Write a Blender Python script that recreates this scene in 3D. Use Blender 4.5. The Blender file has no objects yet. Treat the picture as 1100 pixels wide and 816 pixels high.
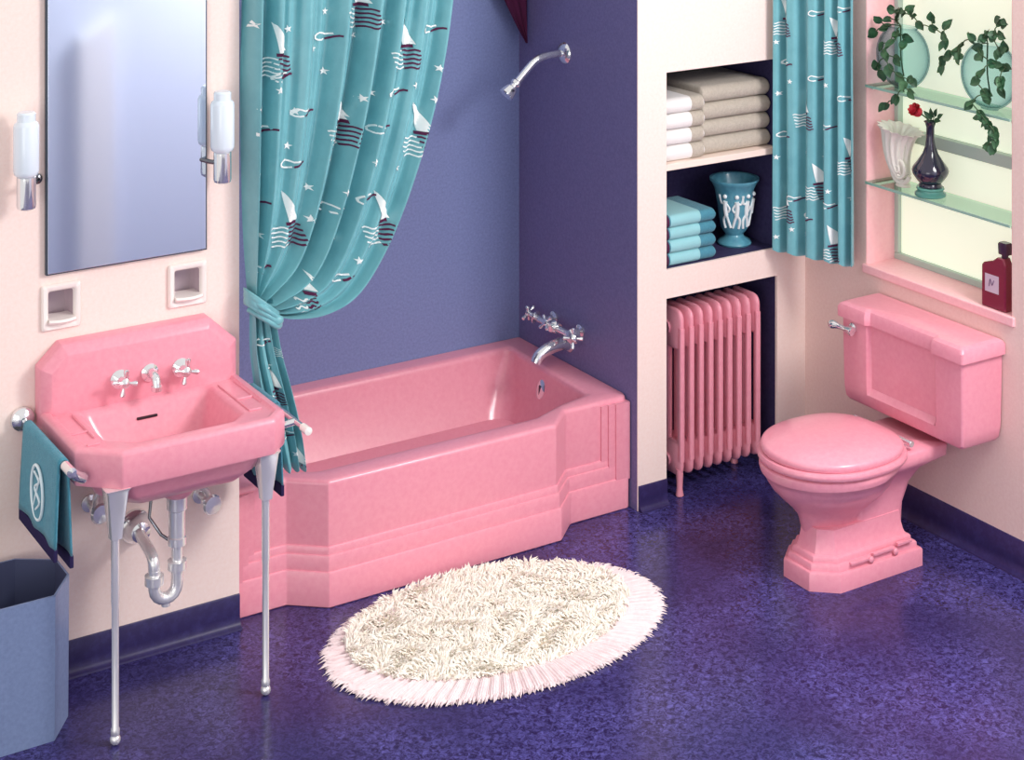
import bpy, bmesh, math, random
import numpy as np
from mathutils import Vector, Matrix
from mathutils.bvhtree import BVHTree

random.seed(7)
rng = np.random.default_rng(11)
PI = math.pi
scene = bpy.context.scene
col = scene.collection

# ------------------------------------------------------------------ colour and materials
def lin(v):
    v /= 255.0
    return v / 12.92 if v <= 0.04045 else ((v + 0.055) / 1.055) ** 2.4

def rgb(r, g, b):
    return (lin(r), lin(g), lin(b), 1.0)

def mat(name, c, rough=0.5, metal=0.0, coat=0.0, noise=None, bump=None, spec=0.5, sheen=0.0,
        trans=0.0, ior=1.45, emit=None, estr=0.0, double=True):
    """noise = (other colour, scale, low, high); bump = (scale, strength)"""
    m = bpy.data.materials.new(name)
    m.use_nodes = True
    nt = m.node_tree
    b = nt.nodes['Principled BSDF']
    b.inputs['Base Color'].default_value = c
    b.inputs['Roughness'].default_value = rough
    b.inputs['Metallic'].default_value = metal
    b.inputs['Coat Weight'].default_value = coat
    b.inputs['Coat Roughness'].default_value = 0.08
    b.inputs['Specular IOR Level'].default_value = spec
    b.inputs['Sheen Weight'].default_value = sheen
    b.inputs['Transmission Weight'].default_value = trans
    b.inputs['IOR'].default_value = ior
    if emit:
        b.inputs['Emission Color'].default_value = emit
        b.inputs['Emission Strength'].default_value = estr
    if noise or bump:
        tc = nt.nodes.new('ShaderNodeTexCoord')
    if noise:
        n = nt.nodes.new('ShaderNodeTexNoise')
        n.inputs['Scale'].default_value = noise[1]
        n.inputs['Detail'].default_value = 6
        n.inputs['Roughness'].default_value = 0.65
        nt.links.new(tc.outputs['Object'], n.inputs['Vector'])
        r = nt.nodes.new('ShaderNodeValToRGB')
        r.color_ramp.elements[0].position = noise[2]
        r.color_ramp.elements[1].position = noise[3]
        r.color_ramp.elements[0].color = c
        r.color_ramp.elements[1].color = noise[0]
        nt.links.new(n.outputs['Fac'], r.inputs['Fac'])
        nt.links.new(r.outputs['Color'], b.inputs['Base Color'])
    if bump:
        n2 = nt.nodes.new('ShaderNodeTexNoise')
        n2.inputs['Scale'].default_value = bump[0]
        n2.inputs['Detail'].default_value = 4
        nt.links.new(tc.outputs['Object'], n2.inputs['Vector'])
        bp = nt.nodes.new('ShaderNodeBump')
        bp.inputs['Strength'].default_value = bump[1]
        bp.inputs['Distance'].default_value = 0.01
        nt.links.new(n2.outputs['Fac'], bp.inputs['Height'])
        nt.links.new(bp.outputs['Normal'], b.inputs['Normal'])
    return m

M = {}
M['pink'] = mat('pink_enamel', rgb(241, 161, 177), 0.28, coat=0.22, noise=(rgb(236, 150, 168), 60, 0.35, 0.7))
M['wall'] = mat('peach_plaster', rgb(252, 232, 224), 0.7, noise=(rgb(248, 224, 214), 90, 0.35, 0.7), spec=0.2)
M['wall_w'] = mat('peach_plaster_shaded', rgb(242, 214, 206), 0.7, noise=(rgb(236, 204, 196), 90, 0.35, 0.7), spec=0.2)  # darker plaster for the window wall, its shade put into the colour
M['alcove'] = mat('slate_wall_panel', rgb(132, 146, 190), 0.4, noise=(rgb(116, 126, 170), 110, 0.35, 0.7), spec=0.35)
M['alcove_side'] = mat('slate_wall_panel_shaded', rgb(120, 116, 162), 0.4, noise=(rgb(104, 100, 144), 110, 0.35, 0.7), spec=0.3)  # darker copy for the alcove end walls, shade put into the colour
M['navy'] = mat('navy_niche_paint', rgb(66, 60, 98), 0.55, noise=(rgb(54, 48, 84), 70, 0.35, 0.7), spec=0.25)
M['reveal'] = mat('pink_reveal_paint', rgb(255, 200, 204), 0.5, noise=(rgb(250, 190, 196), 60, 0.35, 0.7), spec=0.25)
M['sash'] = mat('grey_green_sash_paint', rgb(186, 202, 190), 0.45)
M['pane'] = mat('frosted_daylight_pane', rgb(235, 240, 220), 0.5, emit=rgb(240, 249, 222), estr=0.5)
M['front'] = mat('pale_blue_plaster', rgb(214, 222, 240), 0.7, spec=0.2)
M['stripe_w'] = mat('mirror_stripe_white', rgb(236, 236, 240), 0.4)
M['chrome'] = mat('chrome', rgb(236, 238, 240), 0.10, metal=0.86, coat=0.4)
M['nickel'] = mat('bright_nickel', rgb(244, 244, 244), 0.16, metal=0.6, coat=0.3)
M['chrome_d'] = mat('dark_chrome', rgb(120, 122, 130), 0.2, metal=1.0)
M['black'] = mat('black_slot', rgb(40, 22, 34), 0.5)
M['white_cer'] = mat('white_ceramic', rgb(250, 242, 236), 0.2, coat=0.4)
M['soap_in'] = mat('grey_ceramic_recess', rgb(188, 170, 178), 0.25, coat=0.3)
M['opal'] = mat('opal_glass', rgb(226, 238, 248), 0.2, coat=0.5)
M['mirror'] = mat('mirror_silvering', rgb(222, 232, 246), 0.07, metal=1.0)
M['mirror_e'] = mat('mirror_edge', rgb(70, 84, 98), 0.3, metal=0.6)
M['teal_t'] = mat('teal_terry', rgb(84, 152, 172), 0.95, bump=(260, 0.5), spec=0.05, sheen=0.2, noise=(rgb(72, 138, 160), 60, 0.35, 0.7))
M['teal_l'] = mat('light_teal_terry', rgb(158, 216, 222), 0.95, bump=(260, 0.5), spec=0.05, sheen=0.2)
M['hem'] = mat('navy_hem', rgb(46, 40, 78), 0.9, spec=0.1)
M['trim_t'] = mat('plum_trim', rgb(84, 44, 72), 0.9, spec=0.1)
M['mono'] = mat('pale_embroidery', rgb(226, 242, 246), 0.85, spec=0.1)
M['white_t'] = mat('white_terry', rgb(248, 244, 242), 0.95, bump=(260, 0.5), spec=0.05, sheen=0.2)
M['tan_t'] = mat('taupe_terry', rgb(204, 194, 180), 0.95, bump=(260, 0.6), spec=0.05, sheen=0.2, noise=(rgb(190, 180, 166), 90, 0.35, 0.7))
M['bin'] = mat('blue_grey_enamel', rgb(124, 142, 178), 0.4, noise=(rgb(112, 128, 164), 80, 0.35, 0.7))
M['bin_in'] = mat('bin_inside', rgb(74, 80, 112), 0.6)
M['rug_c'] = mat('cream_wool', rgb(255, 250, 240), 0.95, spec=0.05, noise=(rgb(244, 234, 216), 30, 0.45, 0.75))
M['rug_f'] = mat('pale_rose_cotton', rgb(244, 228, 228), 0.95, spec=0.05, noise=(rgb(234, 212, 214), 40, 0.4, 0.7))
M['shelf'] = mat('cream_shelf_paint', rgb(250, 230, 218), 0.5)
M['teal_p'] = mat('teal_pottery', rgb(96, 164, 182), 0.3, coat=0.4, noise=(rgb(70, 134, 158), 26, 0.35, 0.7))
M['white_p'] = mat('white_relief', rgb(236, 244, 244), 0.4)
M['shell'] = mat('white_shell_china', rgb(240, 234, 224), 0.3, coat=0.3)
M['shell_g'] = mat('grey_shell_groove', rgb(170, 164, 160), 0.4)
M['vase_b'] = mat('black_glaze', rgb(38, 34, 56), 0.08, coat=0.8)
M['green_g'] = mat('green_glass_foot', rgb(110, 178, 168), 0.1, trans=0.5)
M['rose'] = mat('red_petals', rgb(214, 50, 66), 0.6, noise=(rgb(180, 30, 50), 60, 0.4, 0.7))
M['leaf'] = mat('dark_ivy_leaf', rgb(34, 74, 48), 0.45, noise=(rgb(74, 116, 76), 30, 0.4, 0.75))
M['stem'] = mat('ivy_stem', rgb(60, 84, 54), 0.6)
M['perf'] = mat('ruby_glass', rgb(120, 22, 50), 0.08, coat=0.7, spec=0.6)
M['perf_l'] = mat('lilac_label', rgb(206, 186, 202), 0.5)
M['perf_m'] = mat('label_ink', rgb(120, 90, 120), 0.6)
M['cap'] = mat('dark_plum_stopper', rgb(62, 34, 58), 0.2, coat=0.5)
M['plum'] = mat('dark_plum_sheet', rgb(84, 36, 66), 0.9, spec=0.1)
M['cur'] = mat('teal_print_cloth', rgb(116, 182, 190), 0.36, spec=0.6, sheen=0.2, noise=(rgb(102, 168, 178), 12, 0.35, 0.7))
M['cur_w'] = mat('white_print', rgb(248, 252, 250), 0.7, spec=0.2)
M['cur_m'] = mat('maroon_print', rgb(92, 40, 74), 0.7, spec=0.2)

def glass_mat(name, c, alpha, edge):
    m = bpy.data.materials.new(name)
    m.use_nodes = True
    nt = m.node_tree
    nt.nodes.clear()
    o = nt.nodes.new('ShaderNodeOutputMaterial')
    t = nt.nodes.new('ShaderNodeBsdfTransparent')
    t.inputs['Color'].default_value = c
    g = nt.nodes.new('ShaderNodeBsdfGlossy')
    g.inputs['Roughness'].default_value = 0.04
    lw = nt.nodes.new('ShaderNodeLayerWeight')
    lw.inputs['Blend'].default_value = 0.5
    pw = nt.nodes.new('ShaderNodeMath'); pw.operation = 'POWER'; pw.inputs[1].default_value = 3.0
    ml = nt.nodes.new('ShaderNodeMath'); ml.operation = 'MULTIPLY'; ml.inputs[1].default_value = alpha
    cm = nt.nodes.new('ShaderNodeMix'); cm.data_type = 'RGBA'
    cm.inputs['A'].default_value = c
    cm.inputs['B'].default_value = edge
    nt.links.new(lw.outputs['Facing'], pw.inputs[0])
    nt.links.new(pw.outputs[0], ml.inputs[0])
    nt.links.new(pw.outputs[0], cm.inputs['Factor'])
    nt.links.new(cm.outputs['Result'], t.inputs['Color'])
    mx = nt.nodes.new('ShaderNodeMixShader')
    nt.links.new(ml.outputs[0], mx.inputs['Fac'])
    nt.links.new(t.outputs[0], mx.inputs[1])
    nt.links.new(g.outputs[0], mx.inputs[2])
    nt.links.new(mx.outputs[0], o.inputs['Surface'])
    return m
M['shelf_g'] = glass_mat('green_tinted_shelf_glass', rgb(236, 248, 242), 0.35, rgb(200, 226, 214))
M['shelf_ge'] = mat('green_glass_edge', rgb(150, 186, 172), 0.15)
M['bowl_g'] = glass_mat('aqua_bowl_glass', rgb(238, 248, 249), 0.25, rgb(96, 150, 162))

# mottled navy linoleum, polished
def floor_mat():
    m = mat('navy_linoleum', rgb(44, 38, 88), 0.22, spec=0.36)
    nt = m.node_tree
    b = nt.nodes['Principled BSDF']
    tc = nt.nodes.new('ShaderNodeTexCoord')
    n1 = nt.nodes.new('ShaderNodeTexNoise')
    n1.inputs['Scale'].default_value = 60
    n1.inputs['Detail'].default_value = 8
    n1.inputs['Roughness'].default_value = 0.72
    n1.inputs['Distortion'].default_value = 1.2
    n2 = nt.nodes.new('ShaderNodeTexNoise')
    n2.inputs['Scale'].default_value = 2.4
    n2.inputs['Detail'].default_value = 3
    nt.links.new(tc.outputs['Object'], n1.inputs['Vector'])
    nt.links.new(tc.outputs['Object'], n2.inputs['Vector'])
    r1 = nt.nodes.new('ShaderNodeValToRGB')
    e = r1.color_ramp.elements
    e[0].position, e[1].position = 0.42, 0.68
    e[0].color, e[1].color = rgb(38, 28, 70), rgb(100, 96, 174)
    nt.links.new(n1.outputs['Fac'], r1.inputs['Fac'])
    r2 = nt.nodes.new('ShaderNodeValToRGB')
    e = r2.color_ramp.elements
    e[0].position, e[1].position = 0.4, 0.62
    e[0].color, e[1].color = (0.35, 0.35, 0.35, 1), (1, 1, 1, 1)
    nt.links.new(n2.outputs['Fac'], r2.inputs['Fac'])
    mx = nt.nodes.new('ShaderNodeMix')
    mx.data_type = 'RGBA'
    mx.inputs['A'].default_value = rgb(42, 35, 82)
    nt.links.new(r2.outputs['Color'], mx.inputs['Factor'])
    nt.links.new(r1.outputs['Color'], mx.inputs['B'])
    nt.links.new(mx.outputs['Result'], b.inputs['Base Color'])
    return m
M['floor'] = floor_mat()
M['base'] = mat('navy_cove_base', rgb(46, 38, 84), 0.38, spec=0.4, noise=(rgb(58, 52, 104), 40, 0.45, 0.75))

# ------------------------------------------------------------------ mesh helpers
def rp(pts, r, k=6):
    """round the corners of a polygon; r number or list"""
    out = []
    n = len(pts)
    for i in range(n):
        p = Vector(pts[i][:2]); a = Vector(pts[i - 1][:2]); b = Vector(pts[(i + 1) % n][:2])
        ri = r[i] if isinstance(r, (list, tuple)) else r
        da, db = (a - p), (b - p)
        la, lb = da.length, db.length
        da.normalize(); db.normalize()
        ang = math.acos(max(-1, min(1, da.dot(db))))
        t = ri / max(math.tan(ang / 2), 1e-4)
        t = min(t, la * 0.48, lb * 0.48)
        p0, p1 = p + da * t, p + db * t
        for j in range(k):
            s = j / (k - 1)
            q = p0 * (1 - s) ** 2 + p * 2 * s * (1 - s) + p1 * s ** 2
            out.append((q.x, q.y))
    return out

def inset(pts, d):
    out = []
    n = len(pts)
    for i in range(n):
        p = Vector(pts[i]); a = Vector(pts[i - 1]); b = Vector(pts[(i + 1) % n])
        e1 = (p - a).normalized(); e2 = (b - p).normalized()
        n1 = Vector((-e1.y, e1.x)); n2 = Vector((-e2.y, e2.x))
        bis = n1 + n2
        q = p + bis * (d / max(0.3, (1 + n1.dot(n2))))
        out.append((q.x, q.y))
    return out

def scl(pts, s, c, sy=None):
    sy = s if sy is None else sy
    return [(c[0] + (p[0] - c[0]) * s, c[1] + (p[1] - c[1]) * sy) for p in pts]

def lv(pts, z):
    return [(p[0], p[1], z) for p in pts]

def egg(cx, cy, rf, rb, ry, n=56, pw=2.0, pb=2.0):
    """oval, front (-x) radius rf, back radius rb"""
    out = []
    for i in range(n):
        a = 2 * PI * i / n
        c, s = math.cos(a), math.sin(a)
        e = pb if c > 0 else pw
        x = (rb if c > 0 else rf) * math.copysign(abs(c) ** (2 / e), c)
        y = ry * math.copysign(abs(s) ** (2 / e), s)
        out.append((cx + x, cy + y))
    return out

class MB:
    def __init__(s):
        s.v, s.f, s.m = [], [], []
        s.mi = 0
    def add(s, vs, fs):
        o = len(s.v)
        s.v += [tuple(p) for p in vs]
        for f in fs:
            s.f.append([i + o for i in f]); s.m.append(s.mi)
        return s
    def box(s, x0, x1, y0, y1, z0, z1):
        vs = [(x, y, z) for z in (z0, z1) for y in (y0, y1) for x in (x0, x1)]
        return s.add(vs, [(0, 2, 3, 1), (4, 5, 7, 6), (0, 1, 5, 4), (2, 6, 7, 3), (0, 4, 6, 2), (1, 3, 7, 5)])
    def loft(s, loops, cap0=True, cap1=True, closed=False):
        n = len(loops[0])
        vs = [p for l in loops for p in l]
        fs = []
        R = len(loops)
        for k in range(R if closed else R - 1):
            for i in range(n):
                j = (i + 1) % n
                k2 = (k + 1) % R
                fs.append((k * n + i, k * n + j, k2 * n + j, k2 * n + i))
        if not closed:
            if cap0: fs.append(tuple(reversed(range(n))))
            if cap1: fs.append(tuple((R - 1) * n + i for i in range(n)))
        return s.add(vs, fs)
    def grid(s, P):
        """P rows x cols of points (open sheet)"""
        R, Cn = len(P), len(P[0])
        vs = [p for r in P for p in r]
        return s.add(vs, [(i * Cn + j, i * Cn + j + 1, (i + 1) * Cn + j + 1, (i + 1) * Cn + j) for i in range(R - 1) for j in range(Cn - 1)])
    def lathe(s, prof, o=(0, 0, 0), axis=(0, 0, 1), n=24):
        ax = Vector(axis).normalized()
        u = ax.orthogonal().normalized(); w = ax.cross(u)
        o = Vector(o)
        loops = []
        for r, h in prof:
            loops.append([o + ax * h + (u * math.cos(2 * PI * i / n) + w * math.sin(2 * PI * i / n)) * max(r, 1e-5) for i in range(n)])
        return s.loft(loops)
    def tube(s, path, r, n=12, caps=True):
        P = [Vector(p) for p in path]
        loops = []
        u = None
        for i, p in enumerate(P):
            t = (P[min(i + 1, len(P) - 1)] - P[max(i - 1, 0)]).normalized()
            if u is None:
                u = t.orthogonal().normalized()
            u = (u - t * u.dot(t)).normalized()
            w = t.cross(u)
            ri = r[i] if isinstance(r, (list, tuple)) else r
            loops.append([p + (u * math.cos(2 * PI * k / n) + w * math.sin(2 * PI * k / n)) * ri for k in range(n)])
        return s.loft(loops, caps, caps)
    def ball(s, c, r, n=14, sc=(1, 1, 1)):
        prof = []
        k = n // 2 + 1
        loops = []
        for i in range(k + 1):
            a = -PI / 2 + PI * i / k
            loops.append([(c[0] + sc[0] * r * max(math.cos(a), 1e-3) * math.cos(2 * PI * j / n), c[1] + sc[1] * r * max(math.cos(a), 1e-3) * math.sin(2 * PI * j / n), c[2] + sc[2] * r * math.sin(a)) for j in range(n)])
        return s.loft(loops)
    def build(s, name, mats, parent=None, smooth=True, ang=38, bevel=0.0, seg=2, fix=True, solid=0.0, sub=0):
        off = Vector((0, 0, 0))
        p = parent
        while p is not None:
            off += p.location
            p = p.parent
        me = bpy.data.meshes.new(name)
        me.from_pydata([(Vector(q) - off) for q in s.v], [], s.f)
        if not isinstance(mats, (list, tuple)): mats = [mats]
        for m in mats: me.materials.append(m)
        me.polygons.foreach_set('material_index', s.m)
        me.update()
        if fix:
            bm = bmesh.new(); bm.from_mesh(me)
            bmesh.ops.recalc_face_normals(bm, faces=bm.faces)
            bm.to_mesh(me); bm.free()
        if smooth:
            me.polygons.foreach_set('use_smooth', [True] * len(me.polygons))
            me.set_sharp_from_angle(angle=math.radians(ang))
        o = bpy.data.objects.new(name, me)
        col.objects.link(o)
        if parent is not None: o.parent = parent
        if solid:
            d = o.modifiers.new('thickness', 'SOLIDIFY'); d.thickness = solid; d.offset = 0
        if bevel:
            d = o.modifiers.new('bevel', 'BEVEL'); d.width = bevel; d.segments = seg
            d.limit_method = 'ANGLE'; d.angle_limit = math.radians(35); d.harden_normals = True
        if sub:
            d = o.modifiers.new('subd', 'SUBSURF'); d.levels = sub; d.render_levels = sub
        return o

def smooth_path(pts, n=8):
    P = [Vector(p) for p in pts]
    out = []
    for i in range(len(P) - 1):
        p0, p1, p2, p3 = P[max(i - 1, 0)], P[i], P[i + 1], P[min(i + 2, len(P) - 1)]
        for k in range(n):
            t = k / n
            out.append(0.5 * ((2 * p1) + (p2 - p0) * t + (2 * p0 - 5 * p1 + 4 * p2 - p3) * t * t + (3 * p1 - p0 - 3 * p2 + p3) * t ** 3))
    out.append(P[-1])
    return out

def tag(o, label, cat, group=None):
    o['label'] = label; o['category'] = cat
    if group: o['group'] = group
    return o

def thing(name, label, cat, loc, group=None):
    o = bpy.data.objects.new(name, None)
    o.empty_display_size = 0.05
    col.objects.link(o)
    o.location = loc
    return tag(o, label, cat, group)

def copy_tree(o, parent=None):
    c = o.copy(); col.objects.link(c)
    if parent is not None: c.parent = parent
    for ch in [x for x in bpy.data.objects if x.parent == o]:
        copy_tree(ch, c)
    return c

def struct(mb, name, m, parent=None, label=None, **k):
    o = mb.build(name, m, parent, **k)
    if parent is None:
        o['kind'] = 'structure'
    if label: o['label'] = label
    return o

# ================================================================== THE ROOM
def holes_wall(mb, x0, x1, z0, z1, holes, y0, y1, axis='y'):
    xs = sorted({x0, x1} | {h[0] for h in holes} | {h[1] for h in holes})
    zs = sorted({z0, z1} | {h[2] for h in holes} | {h[3] for h in holes})
    for a, b in zip(xs, xs[1:]):
        for c, d in zip(zs, zs[1:]):
            mx, mz = (a + b) / 2, (c + d) / 2
            if any(h[0] < mx < h[1] and h[2] < mz < h[3] for h in holes): continue
            if axis == 'y': mb.box(a, b, y0, y1, c, d)
            else: mb.box(y0, y1, a, b, c, d)
    return mb

TOP = 2.6
struct(MB().box(-2.9, 2.75, -6.0, 0.95, -0.06, 0.0), 'floor', M['floor'])
# wall behind the basin, with two pockets for the soap holders
SOAP = [(-0.632, 1.04, -0.513, 1.175), (-0.237, 1.04, -0.112, 1.173)]
sh = [(a + 0.02, c - 0.02, b + 0.02, d - 0.02) for a, b, c, d in SOAP]
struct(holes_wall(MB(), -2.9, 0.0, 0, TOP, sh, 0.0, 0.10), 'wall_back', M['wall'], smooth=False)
struct(MB().box(-0.10, 0.0, 0.10, 0.9, 0, TOP), 'wall_alcove_left', M['alcove_side'], smooth=False)
struct(MB().box(0.0, 1.549, 0.80, 0.9, 0, TOP), 'wall_alcove_back', M['alcove'], smooth=False)
struct(MB().box(1.549, 1.60, 0.004, 0.9, 0, TOP), 'wall_alcove_right', M['alcove_side'], smooth=False)
NX0, NX1 = 1.679, 2.205
nich = [(NX0, NX1, 0.0, 0.745), (NX0, NX1, 0.85, 1.57)]
struct(holes_wall(MB(), 1.5495, 2.50, 0, TOP, nich, 0.0, 0.012), 'wall_niche', M['wall'], smooth=False)
mb = MB()
for z0, z1, dp in ((0.0, 0.745, 0.24), (0.85, 1.57, 0.36)):
    mb.box(NX0 - 0.02, NX0, 0.0125, dp, z0, z1)
    mb.box(NX1, NX1 + 0.02, 0.0125, dp, z0, z1)
    mb.box(NX0 - 0.02, NX1 + 0.02, dp, dp + 0.02, z0, z1 + 0.02)
    mb.box(NX0, NX1, 0.0125, dp, z1, z1 + 0.02)
    if z0 > 0: mb.box(NX0, NX1, 0.0125, dp, z0 - 0.02, z0)
struct(mb, 'wall_niche_lining', M['navy'], smooth=False)
# window wall
WY0, WY1, WZ0, WZ1 = -1.036, -0.335, 0.85, 2.12
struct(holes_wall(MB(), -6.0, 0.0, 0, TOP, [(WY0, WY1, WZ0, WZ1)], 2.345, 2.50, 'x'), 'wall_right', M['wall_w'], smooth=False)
# wall facing the basin (seen in the looking glass)
struct(MB().box(0.38, 2.345, -3.42, -3.30, 0, TOP), 'wall_front', M['front'], smooth=False)
struct(MB().loft([[(x, -3.30, 0.0), (x, -3.24, 0.0), (x, -3.24, 1.30 + h), (x, -3.30, 1.34 + h)] for x, h in ((0.56, 0.0), (0.73, 0.10))]), 'mirror_stripe_block', M['stripe_w'], smooth=False)  # added block out of view, gives the mirror its pale stripe
# coved skirting
def cove(name, p0, p1, h=0.104):
    p0, p1 = Vector(p0), Vector(p1)
    t = (p1 - p0).normalized(); nrm = Vector((t.y, -t.x, 0))   # into the room = right of travel
    prof = [(0, 0), (0.026, 0), (0.024, 0.005), (0.014, 0.010), (0.008, 0.02), (0.006, 0.04), (0.006, h - 0.004), (0.003, h), (0, h)]
    loops = [[p + nrm * a + Vector((0, 0, z)) for a, z in prof] for p in (p0, p1)]
    return struct(MB().loft(loops), name, M['base'])
cove('baseboard_back', (-2.9, 0, 0), (0.0, 0, 0))
cove('baseboard_niche', (1.552, 0, 0), (NX0, 0, 0), 0.09)
cove('baseboard_corner', (NX1, 0, 0), (2.345, 0, 0))
cove('baseboard_right', (2.345, 0, 0), (2.345, -6.0, 0), 0.118)
# window: sill, reveal, frame, meeting rail, panes
w = struct(MB().box(2.335, 2.50, WY0 - 0.012, WY1 + 0.012, WZ0 - 0.03, WZ0 + 0.002), 'window_1', M['reveal'], bevel=0.004)
w['label'] = 'pink window sill and reveal with frosted daylight sash'
mb = MB()
mb.box(2.347, 2.50, WY1, WY1 + 0.003, WZ0, WZ1).box(2.347, 2.50, WY0 - 0.003, WY0, WZ0, WZ1)
for o in (mb,):
    pass
mb2 = MB()
mb2.box(2.346, 2.505, WY1 - 0.003, WY1 + 0.0, WZ0, WZ1).box(2.346, 2.505, WY0, WY0 + 0.003, WZ0, WZ1).box(2.346, 2.505, WY0, WY1, WZ1 - 0.003, WZ1)
mb2.build('reveal', M['reveal'], w, smooth=False)
f = MB()
f.box(2.484, 2.52, WY0, WY1, WZ0, 0.875).box(2.484, 2.52, WY1 - 0.022, WY1, 0.875, WZ1).box(2.484, 2.52, WY0, WY0 + 0.022, 0.875, WZ1)
f.box(2.480, 2.525, WY0, WY1, 1.30, 1.345).box(2.484, 2.52, WY0, WY1, WZ1 - 0.03, WZ1)
f.build('frame', M['sash'], w, bevel=0.004)
MB().box(2.502, 2.508, WY0 + 0.022, WY1 - 0.022, 0.875, 1.30).build('pane', M['pane'], w, smooth=False)
MB().box(2.510, 2.516, WY0 + 0.022, WY1 - 0.022, 1.345, WZ1 - 0.03).build('pane', M['pane'], w, smooth=False)
# board across the niche
tag(MB().box(NX0, NX1, -0.001, 0.36, 1.210, 1.234).build('niche_shelf', M['shelf'], bevel=0.002),
    'cream shelf board across the wall niche under the white and taupe towels', 'shelf')

# ================================================================== WASHBASIN
sk = thing('washbasin', 'pink wall washbasin with backsplash on two chrome front legs', 'sink', (-0.34, -0.22, 0.0))
OUT = [(-0.030, -0.0015), (-0.650, -0.0015), (-0.650, -0.362), (-0.545, -0.458), (-0.085, -0.458), (-0.030, -0.405)]
CC = (-0.335, -0.225)
rr = 0.014
body = MB()
def L6(p, z, r=rr): return lv(rp(p, r), z)
INN = [(-0.140, -0.080), (-0.545, -0.080), (-0.545, -0.318), (-0.478, -0.378), (-0.185, -0.378), (-0.140, -0.338)]
under = [(0.20, 0.606, 0.03), (0.42, 0.612, 0.03), (0.62, 0.630, 0.03), (0.78, 0.668, 0.03), (0.86, 0.712, 0.03)]
loops = [L6(scl(OUT, s_, (-0.325, -0.235)), z, r) for s_, z, r in under]
loops += [L6(inset(OUT, 0.012), 0.714), L6(inset(OUT, 0.003), 0.717), L6(OUT, 0.725), L6(OUT, 0.806),
          L6(inset(OUT, 0.003), 0.816), L6(inset(OUT, 0.012), 0.820), L6(inset(OUT, 0.024), 0.820), L6(inset(OUT, 0.030), 0.812), L6(inset(OUT, 0.038), 0.811),
          L6(inset(INN, -0.020), 0.811, 0.03), L6(inset(INN, -0.008), 0.809, 0.03), L6(INN, 0.802, 0.03),
          L6(inset(INN, 0.008), 0.785, 0.035), L6(inset(INN, 0.035), 0.715, 0.04), L6(inset(INN, 0.055), 0.688, 0.04), L6(inset(INN, 0.085), 0.678, 0.04)]
body.loft(loops)
body.lathe([(0.040, 0.640), (0.058, 0.615), (0.054, 0.595), (0.040, 0.576), (0.032, 0.572), (0, 0.572)], (-0.305, -0.25, 0), (0, 0, 1), 28)
body.build('basin', M['pink'], sk, ang=50)
# backsplash (front view outline in x,z)
BS = [(-0.031, 0.800), (-0.031, 0.925), (-0.120, 1.007), (-0.585, 1.007), (-0.650, 0.945), (-0.650, 0.800)]
def bsl(d, y, dz=0.0):
    p = inset(BS, d)
    q = [(a, max(b, 0.8)) if i not in (0, 5) else (a, 0.80) for i, (a, b) in enumerate(p)]
    return [(a, y, b) for a, b in rp(q, 0.006, 4)]
b_ = MB().loft([bsl(0, -0.0012), bsl(0, -0.046), bsl(0.004, -0.052), bsl(0.026, -0.068), bsl(0.031, -0.070)])
b_.build('backsplash', M['pink'], sk, ang=50)
# soap rests, overflow, drain
for sx in (-0.598, -0.087):
    r_ = MB()
    wd = 0.030
    for k in range(2):
        r_.box(sx - wd + 0.02 * k * (1 if sx < -0.3 else 0), sx + wd - 0.02 * k * (0 if sx < -0.3 else 1), -0.245 - 0.10 * k, -0.235 - 0.10 * k, 0.809, 0.8165)
    r_.box(sx - wd, sx - wd + 0.006, -0.335, -0.10, 0.809, 0.8165).box(sx + wd - 0.006, sx + wd, -0.30, -0.10, 0.809, 0.8165)
    r_.build('soap_rest', M['pink'], sk, bevel=0.003)
MB().box(-0.372, -0.308, -0.103, -0.086, 0.757, 0.764).build('overflow_slot', M['black'], sk, bevel=0.002)
MB().lathe([(0.0, 0), (0.024, 0), (0.024, 0.004), (0.015, 0.006), (0, 0.006)], (-0.343, -0.23, 0.678)).build('drain', M['chrome'], sk)

def cross_tap(x, y, z, parent, axis=(0, -1, 0), name='tap_handle', s=1.0, rot=0.6):
    ax = Vector(axis).normalized()
    t = MB()
    t.lathe([(0, 0), (0.029 * s, 0), (0.029 * s, 0.004 * s), (0.020 * s, 0.012 * s), (0.012 * s, 0.018 * s), (0.010 * s, 0.034 * s), (0.015 * s, 0.038 * s), (0.015 * s, 0.050 * s), (0.008 * s, 0.055 * s), (0, 0.056 * s)], (x, y, z), ax, 20)
    o = t.build(name, M['chrome'], parent)
    u = ax.orthogonal().normalized(); w_ = ax.cross(u)
    c = Vector((x, y, z)) + ax * 0.044 * s
    for k in range(4):
        a = rot + k * PI / 2
        d_ = u * math.cos(a) + w_ * math.sin(a)
        MB().tube([c + d_ * 0.008 * s, c + d_ * 0.020 * s, c + d_ * 0.030 * s, c + d_ * 0.038 * s, c + d_ * 0.041 * s],
                  [0.0055 * s, 0.0055 * s, 0.0085 * s, 0.0085 * s, 0.004 * s], 10).build('spoke', M['chrome'], o)
    return o
cross_tap(-0.416, -0.070, 0.880, sk)
cross_tap(-0.222, -0.070, 0.878, sk)
t = MB()
t.lathe([(0, 0), (0.027, 0), (0.027, 0.005), (0.018, 0.012), (0.014, 0.016)], (-0.322, -0.070, 0.882), (0, -1, 0), 20)
t.tube(smooth_path([(-0.322, -0.075, 0.884), (-0.322, -0.100, 0.888), (-0.322, -0.122, 0.878), (-0.322, -0.130, 0.852)], 5), 0.0135, 14)
t.lathe([(0.016, 0), (0.016, 0.014), (0.0, 0.014)], (-0.322, -0.130, 0.845), (0, 0, 1), 16)
t.build('spout', M['chrome'], sk)
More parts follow.
